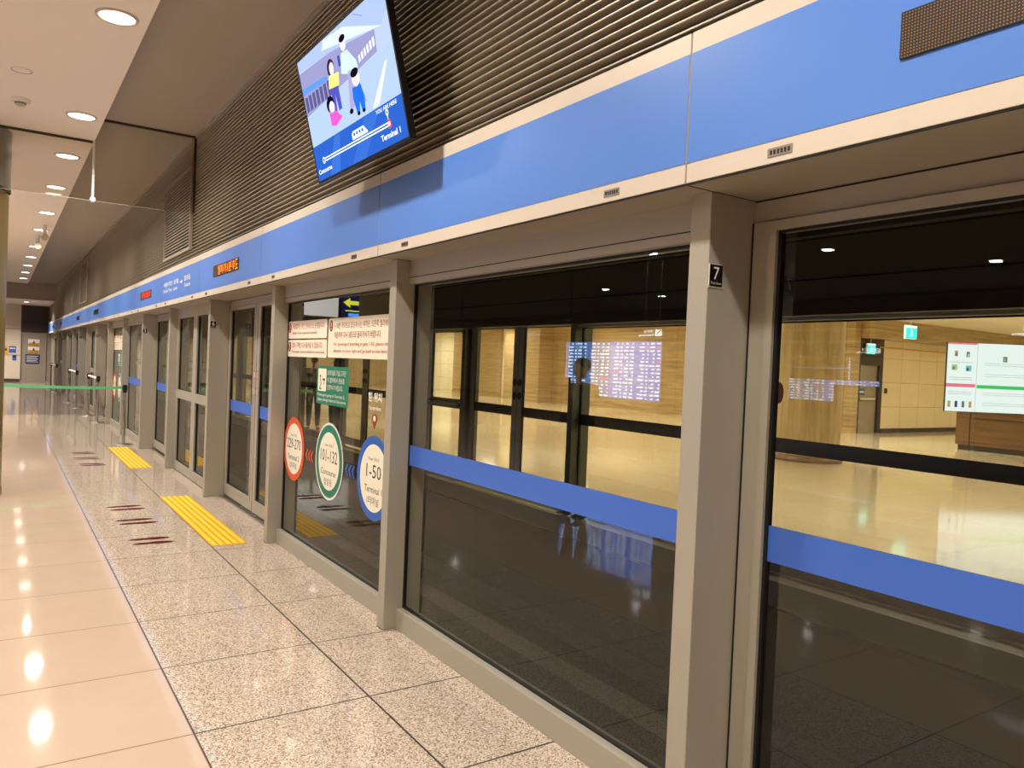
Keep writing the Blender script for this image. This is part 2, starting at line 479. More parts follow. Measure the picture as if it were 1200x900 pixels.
tag(mb.build('guide_rail'), 'dark steel guide rail along the middle of the track trench', 'rail')

slab('ceiling', -5.0, 0.82, YB, 33.2, 3.91, 4.17, 'ceil')
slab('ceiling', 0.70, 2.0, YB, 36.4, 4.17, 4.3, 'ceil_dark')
mb = MB(); mb.box(-6, 2.0, 36.35, YE, 3.50, 4.3, 'beam'); structure(mb.build('trim_1'))
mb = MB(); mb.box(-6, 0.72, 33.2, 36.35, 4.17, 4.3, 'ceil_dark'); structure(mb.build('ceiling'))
slab('ceiling', -34, -5.0, YB, 52, 5.0, 5.2, 'dark')
slab('wall_atrium', -5.1, -5.0, YB, 52, 4.17, 5.0, 'dark')
slab('ceiling', 2.3, 5.2, YB, 52, 4.2, 4.4, 'dark')
slab('ceiling', 5.2, 34, YB, 52, 3.6, 3.8, 'ceil')
slab('wall_left', -30.2, -30, YB, YE, 0, 5.0, 'fin_back')
slab('wall_back', -30, 34, YB - 0.2, YB, 0, 5.0, 'fin_back')
slab('wall_far_end', 2.3, 34, 48, 48.2, -1.1, 3.7, 'marble_y')
slab('wall_far_right', 33, 33.2, YB, 48, 0, 3.7, 'marble_x')

# louvred wall over the screen doors: fins modelled as one ribbed sheet
mb = MB()
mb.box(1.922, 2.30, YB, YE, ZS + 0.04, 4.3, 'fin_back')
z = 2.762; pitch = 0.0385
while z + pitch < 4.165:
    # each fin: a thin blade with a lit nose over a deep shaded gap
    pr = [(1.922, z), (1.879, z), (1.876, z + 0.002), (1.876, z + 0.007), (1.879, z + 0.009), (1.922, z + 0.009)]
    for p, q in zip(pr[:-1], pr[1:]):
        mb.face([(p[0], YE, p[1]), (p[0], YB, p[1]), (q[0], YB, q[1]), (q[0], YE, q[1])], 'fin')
    z += pitch
structure(mb.build('wall_right'))
mb = MB(); mb.box(1.86, 1.905, YB, 36.3, 4.145, 4.17, 'ceil_dark'); structure(mb.build('trim_2'))

# louvre access panels
def access_panel(y0, y1, z0, z1, label):
    t = thing('louvre_hatch', label, 'panel', (1.87, (y0 + y1) / 2, z0))
    mb = MB(); w = 0.022
    for a in ((y0, y1, z0, z0 + w), (y0, y1, z1 - w, z1), (y0, y0 + w, z0 + w, z1 - w), (y1 - w, y1, z0 + w, z1 - w)):
        mb.box(1.845, 1.879, *a, 'fin')
    mb.build('frame', t)
    mb = MB()
    mb.box(1.872, 1.8745, y0 + w, y1 - w, z0 + w, z1 - w, 'fin_back')
    zz = z0 + w + 0.01
    while zz + 0.02 < z1 - w:
        mb.box(1.855, 1.872, y0 + w, y1 - w, zz, zz + 0.009, 'fin'); zz += pitch
    mb.build('grille', t)
access_panel(9.80, 11.55, 2.86, 3.86, 'large framed louvre panel on the ribbed wall just past the glass smoke curtain')
access_panel(22.9, 24.9, 2.86, 3.93, 'smaller-looking framed louvre panel further down the ribbed wall')

# end wall
mb = MB(); mb.box(-30, 0.80, YE, YE + 0.2, 0, 4.3, 'marble_e'); structure(mb.build('wall_end'))
mb = MB(); mb.box(0.80, 2.0, YE, YE + 0.2, 2.26, 4.3, 'wall_dark'); structure(mb.build('wall_end'))
mb = MB(); mb.box(0.80, 2.0, YE + 0.02, YE + 0.2, 0, 2.26, 'door_grey')
mb.box(0.84, 0.86, YE + 0.0, YE + 0.02, 0.05, 2.2, 'gasket'); mb.box(1.82, 1.84, YE, YE + 0.02, 0.05, 2.2, 'gasket')
structure(mb.build('door_1'))
mb = MB(); mb.box(-30, 0.80, YE - 0.02, YE, 0, 0.12, 'wall_dark'); structure(mb.build('baseboard_end'))

def flat_sign(name, label, cat, o, u, v, w, h, draw, thick=0.012, back='white'):
    """plate with artwork: o = lower left corner seen from the front"""
    u = Vector(u); v = Vector(v); n = u.cross(v).normalized(); o = Vector(o)
    mb = MB()
    c = [o, o + u * w, o + u * w + v * h, o + v * h]; b = [p - n * thick for p in c]
    mb.mesh(c + b, [(0, 1, 2, 3), (7, 6, 5, 4), (0, 4, 5, 1), (1, 5, 6, 2), (2, 6, 7, 3), (3, 7, 4, 0)], back)
    art = Art(mb, o, u, v, n); art.k = 1
    draw(art, w, h)
    ob = mb.build(name, None, o)
    tag(ob, label, cat)
    return ob

def warn(a, w, h):
    a.rect(0, 0, w, h * 0.42, 'amber_sign'); a.layer(); a.poly([(w * .38, h * .35), (w * .62, h * .35), (w * .5, h * .85)], 'ink')
    for i in range(3): a.rect(w * .1, h * (.08 + .1 * i), w * .9, h * (.12 + .1 * i), 'ink')
flat_sign('warning_sign', 'upper amber and white warning sign on the grey end door', 'sign', (1.09, YE - 0.012, 1.66), (1, 0, 0), (0, 0, 1), 0.45, 0.30, warn)
flat_sign('warning_sign', 'lower amber and white warning sign on the grey end door', 'sign', (1.09, YE - 0.012, 1.34), (1, 0, 0), (0, 0, 1), 0.45, 0.28, warn)
def navy(a, w, h):
    for i in range(5): a.rect(w * .08, h * (.15 + .16 * i), w * (.9 - .1 * (i % 2)), h * (.20 + .16 * i), 'white')
flat_sign('notice_sign', 'navy notice with white lines on the grey end door', 'sign', (1.0, YE - 0.012, 0.84), (1, 0, 0), (0, 0, 1), 0.56, 0.42, navy, back='blue_sign')
flat_sign('notice_sign', 'mid-blue notice on the marble end wall', 'sign', (0.36, YE - 0.012, 1.30), (1, 0, 0), (0, 0, 1), 0.28, 0.30, lambda a, w, h: a.rect(w * .1, h * .6, w * .9, h * .75, 'white'), back='mid_blue')
flat_sign('notice_sign', 'small blue card below the notice on the marble end wall', 'sign', (0.50, YE - 0.012, 0.95), (1, 0, 0), (0, 0, 1), 0.16, 0.26, lambda a, w, h: a.rect(w * .1, h * .5, w * .9, h * .9, 'ink'), back='mid_blue')
flat_sign('wall_intercom', 'cream intercom plate with dark button at left of the end wall', 'panel', (0.17, YE - 0.02, 1.2), (1, 0, 0), (0, 0, 1), 0.15, 0.4, lambda a, w, h: a.disc(w * .5, h * .6, .05, 'ink'), back='amber_sign')

# ------------------------------------------------------------------ fascia panels, soffit
def tag_plate(mb, y):
    mb.box(XFA - 0.002, XFA, y - 0.042, y + 0.042, 2.262, 2.287, 'chrome')
    for i in range(6):
        mb.box(XFA - 0.0026, XFA - 0.002, y - 0.034 + i * 0.012, y - 0.027 + i * 0.012, 2.268, 2.281, 'gasket')
for k in range(K0 - 1, K1):
    ya, yb = ypost(k) + 0.004, ypost(k) + P - 0.004
    if k + 1 > K0 + 2: lab = 'blue fascia panel over bay %s of the platform screen' % ORD[max(0, k)]
    else: lab = 'blue fascia panel'
    pos = ORD[k + 1] if k >= -1 else None
    lab = ('blue fascia panel edged in cream above the screen, %s along the wall from the camera' % pos) if pos else 'blue fascia panel behind the camera'
    t = thing('blue_fascia', lab, 'fascia', (XFA, ya, ZS), None if k >= -1 else 'fascia panels behind the camera')
    mb = MB(); mb.box(XFA, 1.875, ya, yb, ZS + 0.004, ZT, 'alu_cream', 0.0015); mb.build('cream_backing', t)
    mb = MB(); mb.box(XFA - 0.0015, XFA, ya, yb, 2.308, 2.662, 'blue')
    mb.build('blue_face', t)
    for yy in (ya + 0.36, yb - 0.36):
        mb = MB(); tag_plate(mb, yy); mb.build('tag_plate', t)
mb = MB()
mb.box(XFA + 0.003, XFA + 0.012, YB, YE, ZS - 0.001, ZS + 0.0035, 'gasket')  # black strip draws in the shadow line under the fascia
mb.box(1.878, 2.30, YB, YE, ZS + 0.0, ZS + 0.04, 'soffit'); mb.box(XFA + 0.012, 1.878, YB, YE, ZS + 0.0, ZS + 0.0035, 'soffit')
structure(mb.build('trim_3'))
# joint lines of the soffit
mb = MB()
for k in range(K0, K1 + 1):
    mb.box(XFA + 0.012, 2.2, ypost(k) - 0.002, ypost(k) + 0.002, ZS - 0.0015, ZS, 'gasket')
structure(mb.build('trim_4'))

# LED displays in the fascia over each door bay
def led(yc, idx, text, colour, lab):
    t = thing('led_display', lab, 'display', (XFA, yc, 2.42))
    mb = MB(); mb.box(XFA - 0.007, XFA - 0.0018, yc - 0.51, yc + 0.51, 2.425, 2.54, 'led_off' if yc < 15 else 'black'); mb.build('dot_matrix', t)
    if text:
        mb = MB(); a = Art(mb, (XFA - 0.008, yc + 0.51, 2.425), (0, -1, 0), (0, 0, 1))
        for s, u0, w in text: a.text(s, u0, 0.012, 0.092, colour, width=w, bold=0.0)
        mb.build('lettering', t)
led(0.58, 0, None, None, 'unlit dot-matrix display in the blue fascia nearest the camera')
led(7.95, 1, [('열차가', 0.22, 0.34), ('1분', 0.60, 0.17), ('후', 0.80, 0.09), ('도', 0.91, 0.09)], 'led_amber', 'led display with amber Korean lettering in the fascia over door 6')
led(12.93, 2, [('운행종료', 0.16, 0.80)], 'led_red', 'led display with red Korean lettering in the fascia')
for k, w in ((7, 'next unlit display past the red one'), (9, 'second unlit display past the red one'), (12, 'third unlit display past the red one'), (14, 'farthest small unlit display')):
    led(ybay(k), k, None, None, 'dark led panel in the blue fascia, ' + w)
# printed line on the fascia between the two lit displays
t = thing('route_sign', 'white route lettering on the blue fascia between the lit displays', 'lettering', (XFA - 0.0022, 11.40, 2.42))
for nm, rows_ in (('line_name', [('셔틀트레인', 0.0, 0.075, 0.06, 0.62), ('Shuttle Train', 0.0, 0.0, 0.045, 0.62)]), ('line_word', [('운행', 0.72, 0.075, 0.06, 0.30), ('Line', 0.72, 0.0, 0.045, 0.25)]), ('arrow_mark', [('→', 1.12, 0.055, 0.05, 0.18)]), ('destination', [('탑승동', 1.40, 0.075, 0.065, 0.36), ('Concourse', 1.40, 0.0, 0.05, 0.36)])):
    mb = MB(); a = Art(mb, (XFA - 0.0022, 11.40, 2.42), (0, -1, 0), (0, 0, 1))
    for s_, u_, v_, h_, w_ in rows_: a.text(s_, u_, v_, h_, 'white', width=w_, bold=0.012)
    mb.build(nm, t)

# ------------------------------------------------------------------ posts
def post_mesh(mb, y0, x0=1.97, x1=2.21, mat='alu'):
    mb.box(x0, x1, y0, y0 + PW, 0, ZS, mat, 0.003)
NUM = {0: '7', 3: '6', 5: '5', 8: '4', 10: '3', 13: '2', 15: '1', -2: '8'}
first_post = None
posts = {}
for k in range(K0, K1 + 1):
    y = ypost(k)
    if k < 0: lab = 'plain grey screen post beside the camera' if k == -1 else 'grey numbered screen post beside the camera'
    elif k in DEEP: lab = 'grey steel screen post with a black number plate, %s numbered post in view' % ORD[DEEP.index(k) - 1]
    else: lab = 'plain grey steel screen post without a number, %s post along from the camera' % ORD[k]
    if first_post is None:
        t = thing('screen_post', lab, 'post', (2.09, y, 0))
        mb = MB(); post_mesh(mb, y); mb.build('post_body', t)
        mb = MB(); mb.box(1.966, 2.04, y, y + PW, 0, 0.0015, 'gasket'); mb.build('base_plate', t)
        first_post = t
    else:
        t = dup(first_post, (2.09, y, 0), None, lab)
    posts[k] = t
for k in DEEP:
    y = ypost(k)
    mb = MB(); mb.box(1.972, 2.040, y - 0.003, y, 1.922, 2.0, 'white')
    a = Art(mb, (1.972, y - 0.0035, 1.922), (1, 0, 0), (0, 0, 1)); a.rect(0.002, 0.002, 0.066, 0.076, 'black'); a.layer()
    a.text(NUM[k], 0.034, 0.026, 0.042, 'white', 'CENTER', bold=0.0); a.text('Train Door', 0.034, 0.010, 0.008, 'white', 'CENTER')
    mb.build('number_plate', posts[k])

# ------------------------------------------------------------------ bay infills; origin = floor at bay centre, glass plane
HALF = (P - PW) / 2
def bay_window(yc, x=XG, band=True, name='screen_window', far=False):
    """fixed glazed bay: kick plate, header, gasket, pane, blue band"""
    t = thing(name, '', 'window', (x, yc, 0))
    y0, y1 = yc - HALF + 0.001, yc + HALF - 0.001
    g = 'glass_far' if far else 'glass'
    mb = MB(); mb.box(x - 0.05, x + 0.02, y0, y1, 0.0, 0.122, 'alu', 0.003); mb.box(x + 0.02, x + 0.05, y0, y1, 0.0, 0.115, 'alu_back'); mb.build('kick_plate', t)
    mb = MB(); mb.box(x - 0.045, x + 0.09, y0, y1, 2.10, ZS - 0.0005, 'alu'); mb.box(x - 0.047, x - 0.045, y0, y1, 2.135, 2.139, 'gasket'); mb.build('header', t)
    mb = MB()
    for a in ((y0, y1, 0.122, 0.132), (y0, y1, 2.088, 2.10), (y0, y0 + 0.014, 0.132, 2.088), (y1 - 0.014, y1, 0.132, 2.088)):
        mb.box(x - 0.008, x + 0.012, *a, 'gasket')
    mb.build('gasket', t)
    mb = MB(); mb.face([(x, y0, 0.127), (x, y0, 2.094), (x, y1, 2.094), (x, y1, 0.127)], g); pane = mb.build('glass_pane', t)
    if band:
        mb = MB(); mb.box(x - 0.004, x - 0.002, y0, y1, 1.0, 1.122, 'band'); mb.box(x + 0.001, x + 0.003, y0, y1, 1.0, 1.122, 'black'); mb.build('blue_band', pane)
    return t

def bay_leaf(yc, x, side, name='sliding_door_leaf', far=False):
    """one sliding leaf; side +1 covers the farther half of the bay"""
    y0, y1 = (yc + 0.006, yc + HALF - 0.002) if side > 0 else (yc - HALF + 0.002, yc - 0.006)
    t = thing(name, '', 'door', (x, yc, 0))
    g = 'glass_far' if far else 'glass'; s = 0.105
    mb = MB()
    mb.box(x - 0.02, x + 0.02, y0, y1, 0.035, 0.165, 'alu', 0.002)
    mb.box(x - 0.02, x + 0.02, y0, y1, 2.125, 2.16, 'alu')
    mb.box(x - 0.02, x + 0.02, y0, y0 + s, 0.165, 2.125, 'alu'); mb.box(x - 0.02, x + 0.02, y1 - s, y1, 0.165, 2.125, 'alu')
    e = 0.002; b = 0.034
    for a in ((y0 + s - b, y1 - s + b, 0.165 - b, 0.165), (y0 + s - b, y1 - s + b, 2.125, 2.125 + b - e), (y0 + s - b, y0 + s, 0.165, 2.125), (y1 - s, y1 - s + b, 0.165, 2.125)):
        mb.box(x - 0.025, x - 0.0201, *a, 'alu')
    yj = y1 if side > 0 else y0
    mb.box(x - 0.021, x + 0.02, yj - 0.007, yj, 0.035, 2.16, 'gasket')
    ym = y0 - 0.0055 if side > 0 else y1
    mb.box(x - 0.0205, x + 0.02, ym, ym + 0.0055, 0.035, 2.16, 'gasket')
    mb.build('leaf_frame', t)
    mb = MB()
    for a in ((y0 + s, y1 - s, 0.165, 0.175), (y0 + s, y1 - s, 2.115, 2.125), (y0 + s, y0 + s + 0.012, 0.175, 2.115), (y1 - s - 0.012, y1 - s, 0.175, 2.115)):
        mb.box(x - 0.012, x + 0.012, *a, 'gasket')
    mb.build('gasket', t)
    mb = MB(); mb.face([(x, y0 + s, 0.17), (x, y0 + s, 2.12), (x, y1 - s, 2.12), (x, y1 - s, 0.17)], g); pane = mb.build('glass_pane', t)
    mb = MB(); mb.box(x - 0.004, x - 0.002, y0 + s, y1 - s, 1.0, 1.122, 'band'); mb.box(x + 0.001, x + 0.003, y0 + s, y1 - s, 1.0, 1.122, 'black'); mb.build('blue_band', pane)
    # round warning stickers near the meeting stile
    for zc in (1.43, 1.26):
        ye = (yc + 0.055) if side > 0 else (yc - 0.055)
        mb = MB(); a = Art(mb, (x - 0.0215, ye, zc), (0, -1, 0), (0, 0, 1)); a.disc(0, 0, 0.042, 'white'); a.layer()
        a.ring(0, 0, 0.031, 0.042, 'red_gloss', 24); a.rect(-0.006, -0.02, 0.006, 0.022, 'ink')
        b = Art(mb, (x + 0.0215, ye, zc), (0, 1, 0), (0, 0, 1)); b.disc(0, 0, 0.048, 'black'); b.layer(); b.ring(0, 0, 0.028, 0.037, 'alu_back', 24)
        mb.build('round_sticker', t)
    return t

def door_surround(yc, x, name='door_header', far=False):
    y0, y1 = yc - HALF, yc + HALF
    t = thing(name, '', 'header', (x, yc, 2.16))
    mb = MB(); mb.box(x - 0.01, x + 0.11, y0, y1, 2.163, ZS - 0.007, 'alu'); mb.box(x - 0.008, x + 0.1, y0, y1, ZS - 0.007, ZS - 0.0005, 'gasket'); mb.build('header_beam', t)
    return t
def threshold(yc, x, name='door_sill', strip=False):
    y0, y1 = yc - HALF, yc + HALF
    t = thing(name, '', 'sill', (x, yc, 0))
    mb = MB(); mb.box(x - 0.06, x + 0.09, y0, y1, 0.0, 0.012, 'chrome'); mb.build('sill_plate', t)
    if strip: mb = MB(); mb.box(x + 0.12, x + 0.24, y0, y1, 0.0, 0.006, 'lime'); mb.build('edge_strip', t)
    return t

def bay_gate(yc, x, side, name='emergency_gate', far=False):
    y0, y1 = (yc + 0.004, yc + HALF - 0.002) if side > 0 else (yc - HALF + 0.002, yc - 0.004)
    t = thing(name, '', 'gate', (x, yc, 0)); s = 0.10; g = 'glass_far' if far else 'glass'
    mb = MB()
    mb.box(x - 0.03, x + 0.03, y0, y1, 0.012, 0.125, 'alu', 0.002); mb.box(x - 0.03, x + 0.03, y0, y1, 2.10, ZS - 0.002, 'alu')
    mb.box(x - 0.03, x + 0.03, y0, y0 + s, 0.125, 2.10, 'alu'); mb.box(x - 0.03, x + 0.03, y1 - s, y1, 0.125, 2.10, 'alu')
    mb.box(x - 0.03, x + 0.03, y0 + s, y1 - s, 1.0, 1.115, 'alu')
    mb.build('gate_frame', t)
    for z0, z1 in ((0.125, 1.0), (1.115, 2.10)):
        mb = MB(); mb.face([(x, y0 + s, z0), (x, y0 + s, z1), (x, y1 - s, z1), (x, y1 - s, z0)], g)
        for a in ((y0 + s, y1 - s, z0, z0 + 0.01), (y0 + s, y1 - s, z1 - 0.01, z1), (y0 + s, y0 + s + 0.01, z0 + 0.01, z1 - 0.01), (y1 - s - 0.01, y1 - s, z0 + 0.01, z1 - 0.01)):
            mb.box(x - 0.012, x + 0.012, *a, 'gasket')
        mb.build('glass_pane', t)
    mb = MB(); mb.tube((x + 0.075, y0 + 0.1, 1.06), (x + 0.075, y1 - 0.1, 1.06), 0.016, 'chrome')
    for yy in (y0 + 0.12, y1 - 0.12): mb.box(x + 0.03, x + 0.085, yy - 0.03, yy + 0.03, 1.03, 1.09, 'black')
    mb.build('push_bar', t)
    return t

PROTO = {}
XD = 2.20
def place(key, maker, yc, x, rot, label):
    """first use builds the thing, later uses copy it"""
    if key not in PROTO:
        PROTO[key] = maker()
    src = PROTO[key]
    if src.get('label', '') == '' and not src.get('used'):
        src['used'] = 1; src['label'] = label; src.location = (x, yc, src.location.z); src.rotation_euler = (0, 0, rot)
        return src
    r = dup(src, (x, yc, src.location.z), rot, label)
    return r

def bay_words(k):
    """how to find bay k of the near screen"""
    if k == -1: return 'nearest the camera, right of post 7'
    if k == 0: return 'between posts 7 and the first plain post'
    if k < -1: return 'beside the camera'
    return 'in %s bay past post 7' % ORD[k]

for k in range(K0, K1):
    yc = ybay(k); kd = kind_of(k); w = bay_words(k)
    if kd == 'window':
        place('window', lambda: bay_window(yc), yc, XG, 0, 'full-height fixed glass panel with a blue band, ' + w)
    elif kd == 'poster':
        place('poster', lambda: bay_window(yc, band=False), yc, XG, 0, 'full-height fixed glass panel covered with route stickers, ' + w)
    elif kd == 'door':
        place('leafA', lambda: bay_leaf(yc, XD, 1), yc, XD, 0, 'farther leaf of the sliding platform door pair ' + w)
        place('leafB', lambda: bay_leaf(yc, XD, -1), yc, XD, 0, 'nearer leaf of the sliding platform door pair ' + w)
        place('dh', lambda: door_surround(yc, XD), yc, XD, 0, 'grey header over the sliding doors ' + w)
        place('sill', lambda: threshold(yc, XD), yc, XD, 0, 'steel door sill under the sliding doors ' + w)
    else:
        place('gateA', lambda: bay_gate(yc, XG, 1), yc, XG, 0, 'farther mid-railed leaf of the emergency gate ' + w)
        place('gateB', lambda: bay_gate(yc, XG, -1), yc, XG, 0, 'nearer mid-railed leaf of the emergency gate ' + w)

# far screen across the track, facing the other hall
def far_words(k):
    return 'of the opposite screen, bay %s from the right' % ORD[max(0, k + 1)]
for k in range(-1, K1):
    yc = ybay(k) + FO; kd = kind_of(k); w = far_words(k)
    X = XF
    if kd in ('window', 'poster'):
        place('window', None, yc, X, PI, 'dark-edged fixed glass panel ' + w)
    elif kd == 'door':
        place('leafA', None, yc, X + 0.0, PI, 'right-hand sliding leaf ' + w)
        place('leafB', None, yc, X + 0.0, PI, 'left-hand sliding leaf ' + w)
        place('dh', None, yc, X + 0.0, PI, 'door header ' + w)
        place('sill_far', lambda: threshold(yc, XF, strip=True), yc, X + 0.0, PI, 'door sill with lime edge strip ' + w)
    else:
        place('gateA', None, yc, X, PI, 'right-hand emergency gate leaf ' + w)
        place('gateB', None, yc, X, PI, 'left-hand emergency gate leaf ' + w)
fp = None
for k in range(0, K1 + 1):
    y = ypost(k) + FO
    lab = 'dark post of the opposite screen across the track, %s from the right' % ORD[k]
    if fp is None:
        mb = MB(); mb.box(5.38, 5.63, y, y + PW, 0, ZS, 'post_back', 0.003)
        fp = tag(mb.build('far_post', None, (5.5, y, 0)), lab, 'post')
    else:
        fp2 = fp.copy(); COL.objects.link(fp2); fp2.location = (5.5, y, 0); fp2['label'] = lab
mb = MB()
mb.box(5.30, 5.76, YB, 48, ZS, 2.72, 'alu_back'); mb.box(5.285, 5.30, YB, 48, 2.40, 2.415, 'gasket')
for k in range(0, K1): mb.box(5.297, 5.30, ypost(k) + FO - 0.004, ypost(k) + FO + 0.004, ZS, 2.72, 'gasket')
mb.box(5.30, 5.50, YB, 48, 2.72, 4.2, 'dark')
structure(mb.build('wall_opposite'))
mb = MB(); mb.box(5.25, 5.45, YB, 48, 2.125, ZS, 'wall_dark'); structure(mb.build('trim_5'))
mb = MB(); mb.box(2.315, 2.36, YB, 48, 2.12, ZS, 'dark'); structure(mb.build('trim_6'))

# ------------------------------------------------------------------ stickers on the second glass bay (and its twins further on)
XS = XG - 0.003
def art_at(mb, y, z): return Art(mb, (XS, y, z), (0, -1, 0), (0, 0, 1), (-1, 0, 0))
def notice(y_left, z0, w, h, lines, label, bang=0.06):
    mb = MB(); a = art_at(mb, y_left, z0)
    a.rrect(0, 0, w, h, 0.02, 'sticker'); a.layer()
    a.disc(bang, h - bang * 0.95, 0.036, 'dkred', 0.043); a.layer()
    a.rect(bang - 0.006, h - bang * 0.95 - 0.008, bang + 0.006, h - bang * 0.95 + 0.028, 'sticker'); a.rect(bang - 0.006, h - bang * .95 - 0.026, bang + 0.006, h - bang * .95 - 0.015, 'sticker')
    for s, u, v, hh, ww, mt, b in lines: a.text(s, u, v, hh, mt, width=ww, bold=b)
    return tag(mb.build('notice_sticker', None, (XS, y_left, z0)), label, 'sticker')

def circle_sticker(yc, zc, R, outer, ring_mat, texts, label, white_rim=False):
    mb = MB(); a = art_at(mb, yc, zc)
    if white_rim: a.disc(0, 0, R + 0.018, 'white', None, 56); a.layer()
    a.disc(0, 0, R, ring_mat, None, 56); a.layer(); a.disc(0, 0, R * 0.80, 'sticker', None, 56); a.layer()
    for s, v, hh, ww, mt, b in texts: a.text(s, 0, v, hh, mt, 'CENTER', width=ww, bold=b)
    return tag(mb.build('gate_sticker', None, (XS, yc, zc)), label, 'sticker')

def sticker_set(dy, near=True):
    o = [] 
    sfx = '' if near else ' on the farther bay'
    o.append(notice(6.71 + dy, 1.787, 0.968, 0.148, [('셔틀열차는 무인 전자동으로 운행됩니다.', 0.13, 0.078, 0.048, 0.78, 'red_text', 0.0), ('Shuttle Train is operated remotely.', 0.13, 0.028, 0.032, 0.62, 'red_text', 0.0)], 'cream notice with red exclamation mark, upper of two narrow ones' + sfx))
    o.append(notice(6.705 + dy, 1.633, 0.968, 0.142, [('열차 구역은 다시 돌아올 수 없습니다.', 0.13, 0.074, 0.048, 0.74, 'red_text', 0.0), ('Passengers are not allowed to come back.', 0.13, 0.026, 0.030, 0.80, 'red_text', 0.0)], 'cream notice with red exclamation mark, lower of two narrow ones' + sfx))
    o.append(notice(5.715 + dy, 1.637, 1.255, 0.297, [('1~50번 게이트로 탑승하시는 여객은, 오른쪽 엘리베이터를', 0.13, 0.215, 0.050, 1.08, 'dkred', 0.0), ('이용하여 다시 3층으로 올라가시기 바랍니다.', 0.13, 0.145, 0.050, 0.86, 'dkred', 0.0), ('For passengers boarding at gate 1-50, please take the', 0.13, 0.083, 0.032, 1.08, 'red_text', 0.0), ('elevator on your right and go back to the third floor.', 0.13, 0.033, 0.032, 1.08, 'red_text', 0.0)], 'wide cream notice with four red lines about gates 1 to 50' + sfx))
    # green transfer notice
    mb = MB(); a = art_at(mb, 5.93 + dy, 1.275); w, h = 0.67, 0.295
    a.rrect(0, 0, w, h, 0.02, 'green'); a.rect(w * .42, -0.08, w * .42 + 0.012, 0, 'green'); a.layer()
    a.rrect(0.03, 0.10, 0.21, 0.275, 0.012, 'sticker'); a.layer()
    a.disc(0.08, 0.215, 0.012, 'ink'); a.line(0.08, 0.20, 0.10, 0.16, 0.012, 'ink'); a.line(0.10, 0.16, 0.075, 0.125, 0.01, 'ink'); a.line(0.13, 0.19, 0.18, 0.19, 0.014, 'ink'); a.line(0.06, 0.118, 0.11, 0.118, 0.01, 'ink'); a.line(0.16, 0.15, 0.18, 0.20, 0.01, 'ink')
    for i, s in enumerate(('2터미널로 가실 고객은', '이 열차에서 환승을', '진행하시기 바랍니다.')): a.text(s, 0.235, 0.225 - i * 0.056, 0.042, 'white', width=0.38 - 0.03 * i, bold=0.004)
    a.text('Passengers going to Terminal 2,', 0.03, 0.055, 0.030, 'white', width=0.57, bold=0.008); a.text('please change trains at Concourse.', 0.03, 0.018, 0.030, 'white', width=0.6, bold=0.008)
    o.append(tag(mb.build('transfer_sticker', None, (XS, 5.93 + dy, 1.275)), 'green sticker with white pictogram and lettering below the cream notices' + sfx, 'sticker'))
    o.append(circle_sticker(6.44 + dy, 0.852, 0.268, None, 'orange', [('Gates  탑승구', 0.105, 0.022, 0.16, 'ink', 0), ('229-270', 0.0, 0.085, 0.36, 'ink', 0.0), ('Terminal 2', -0.095, 0.045, 0.30, 'ink', 0), ('2터미널', -0.165, 0.05, 0.17, 'ink', 0)], 'round orange-rimmed sticker reading 229-270 Terminal 2' + sfx))
    o.append(circle_sticker(5.605 + dy, 0.850, 0.275, None, 'green', [('Gates  탑승구', 0.110, 0.024, 0.18, 'ink', 0), ('101-132', -0.005, 0.09, 0.35, 'ink', 0.0), ('Concourse', -0.105, 0.045, 0.31, 'ink', 0), ('탑승동', -0.185, 0.055, 0.16, 'ink', 0)], 'round green-rimmed sticker reading 101-132 Concourse' + sfx, True))
    o.append(circle_sticker(4.765 + dy, 0.842, 0.284, None, 'rblue', [('Gates  탑승구', 0.115, 0.024, 0.18, 'ink', 0), ('1-50', 0.0, 0.09, 0.24, 'ink', 0.0), ('Terminal 1', -0.10, 0.045, 0.285, 'ink', 0), ('1터미널', -0.18, 0.055, 0.19, 'ink', 0)], 'round blue-rimmed sticker reading 1-50 Terminal 1' + sfx))
    # chevron arrows
    for (y, z, mt, nm) in ((6.135, 0.842, 'orange', 'orange triple chevron between the orange and green circles'), (5.27, 0.836, 'rblue', 'blue triple chevron between the green and blue circles')):
        mb = MB(); a = art_at(mb, y + dy, z)
        for i in range(3):
            u = 0.06 * i
            a.poly([(u, 0), (u + 0.035, 0.045), (u + 0.062, 0.045), (u + 0.027, 0)], mt); a.poly([(u, 0), (u + 0.027, 0), (u + 0.062, -0.045), (u + 0.035, -0.045)], mt)
        o.append(tag(mb.build('chevron_sticker', None, (XS, y + dy, z)), nm + sfx, 'sticker'))
    # you are here
    mb = MB(); a = art_at(mb, 4.90 + dy, 1.33); a.text('현 위치', 0.0, 0.02, 0.065, 'white', width=0.22, bold=0.03); a.text('You are here', 0.01, -0.035, 0.03, 'white', width=0.2, bold=0.01)
    o.append(tag(mb.build('you_are_here_lettering', None, (XS, 4.90 + dy, 1.33)), 'white you-are-here lettering above the red map pin' + sfx, 'lettering'))
    mb = MB(); a = art_at(mb, 4.785 + dy, 1.165)
    pts = [(0, 0)] + [(0.045 * math.cos(t), 0.072 + 0.035 * math.sin(t)) for t in [(-0.3 + i * (PI + 0.6) / 14) for i in range(15)]]
    a.poly(pts, 'dkred'); a.layer(); a.disc(0, 0.075, 0.02, 'sticker')
    o.append(tag(mb.build('map_pin_sticker', None, (XS, 4.785 + dy, 1.165)), 'red map pin sticker above the blue-rimmed circle' + sfx, 'sticker'))
    return o
sticker_set(0.0)
sticker_set(P * 5, False)

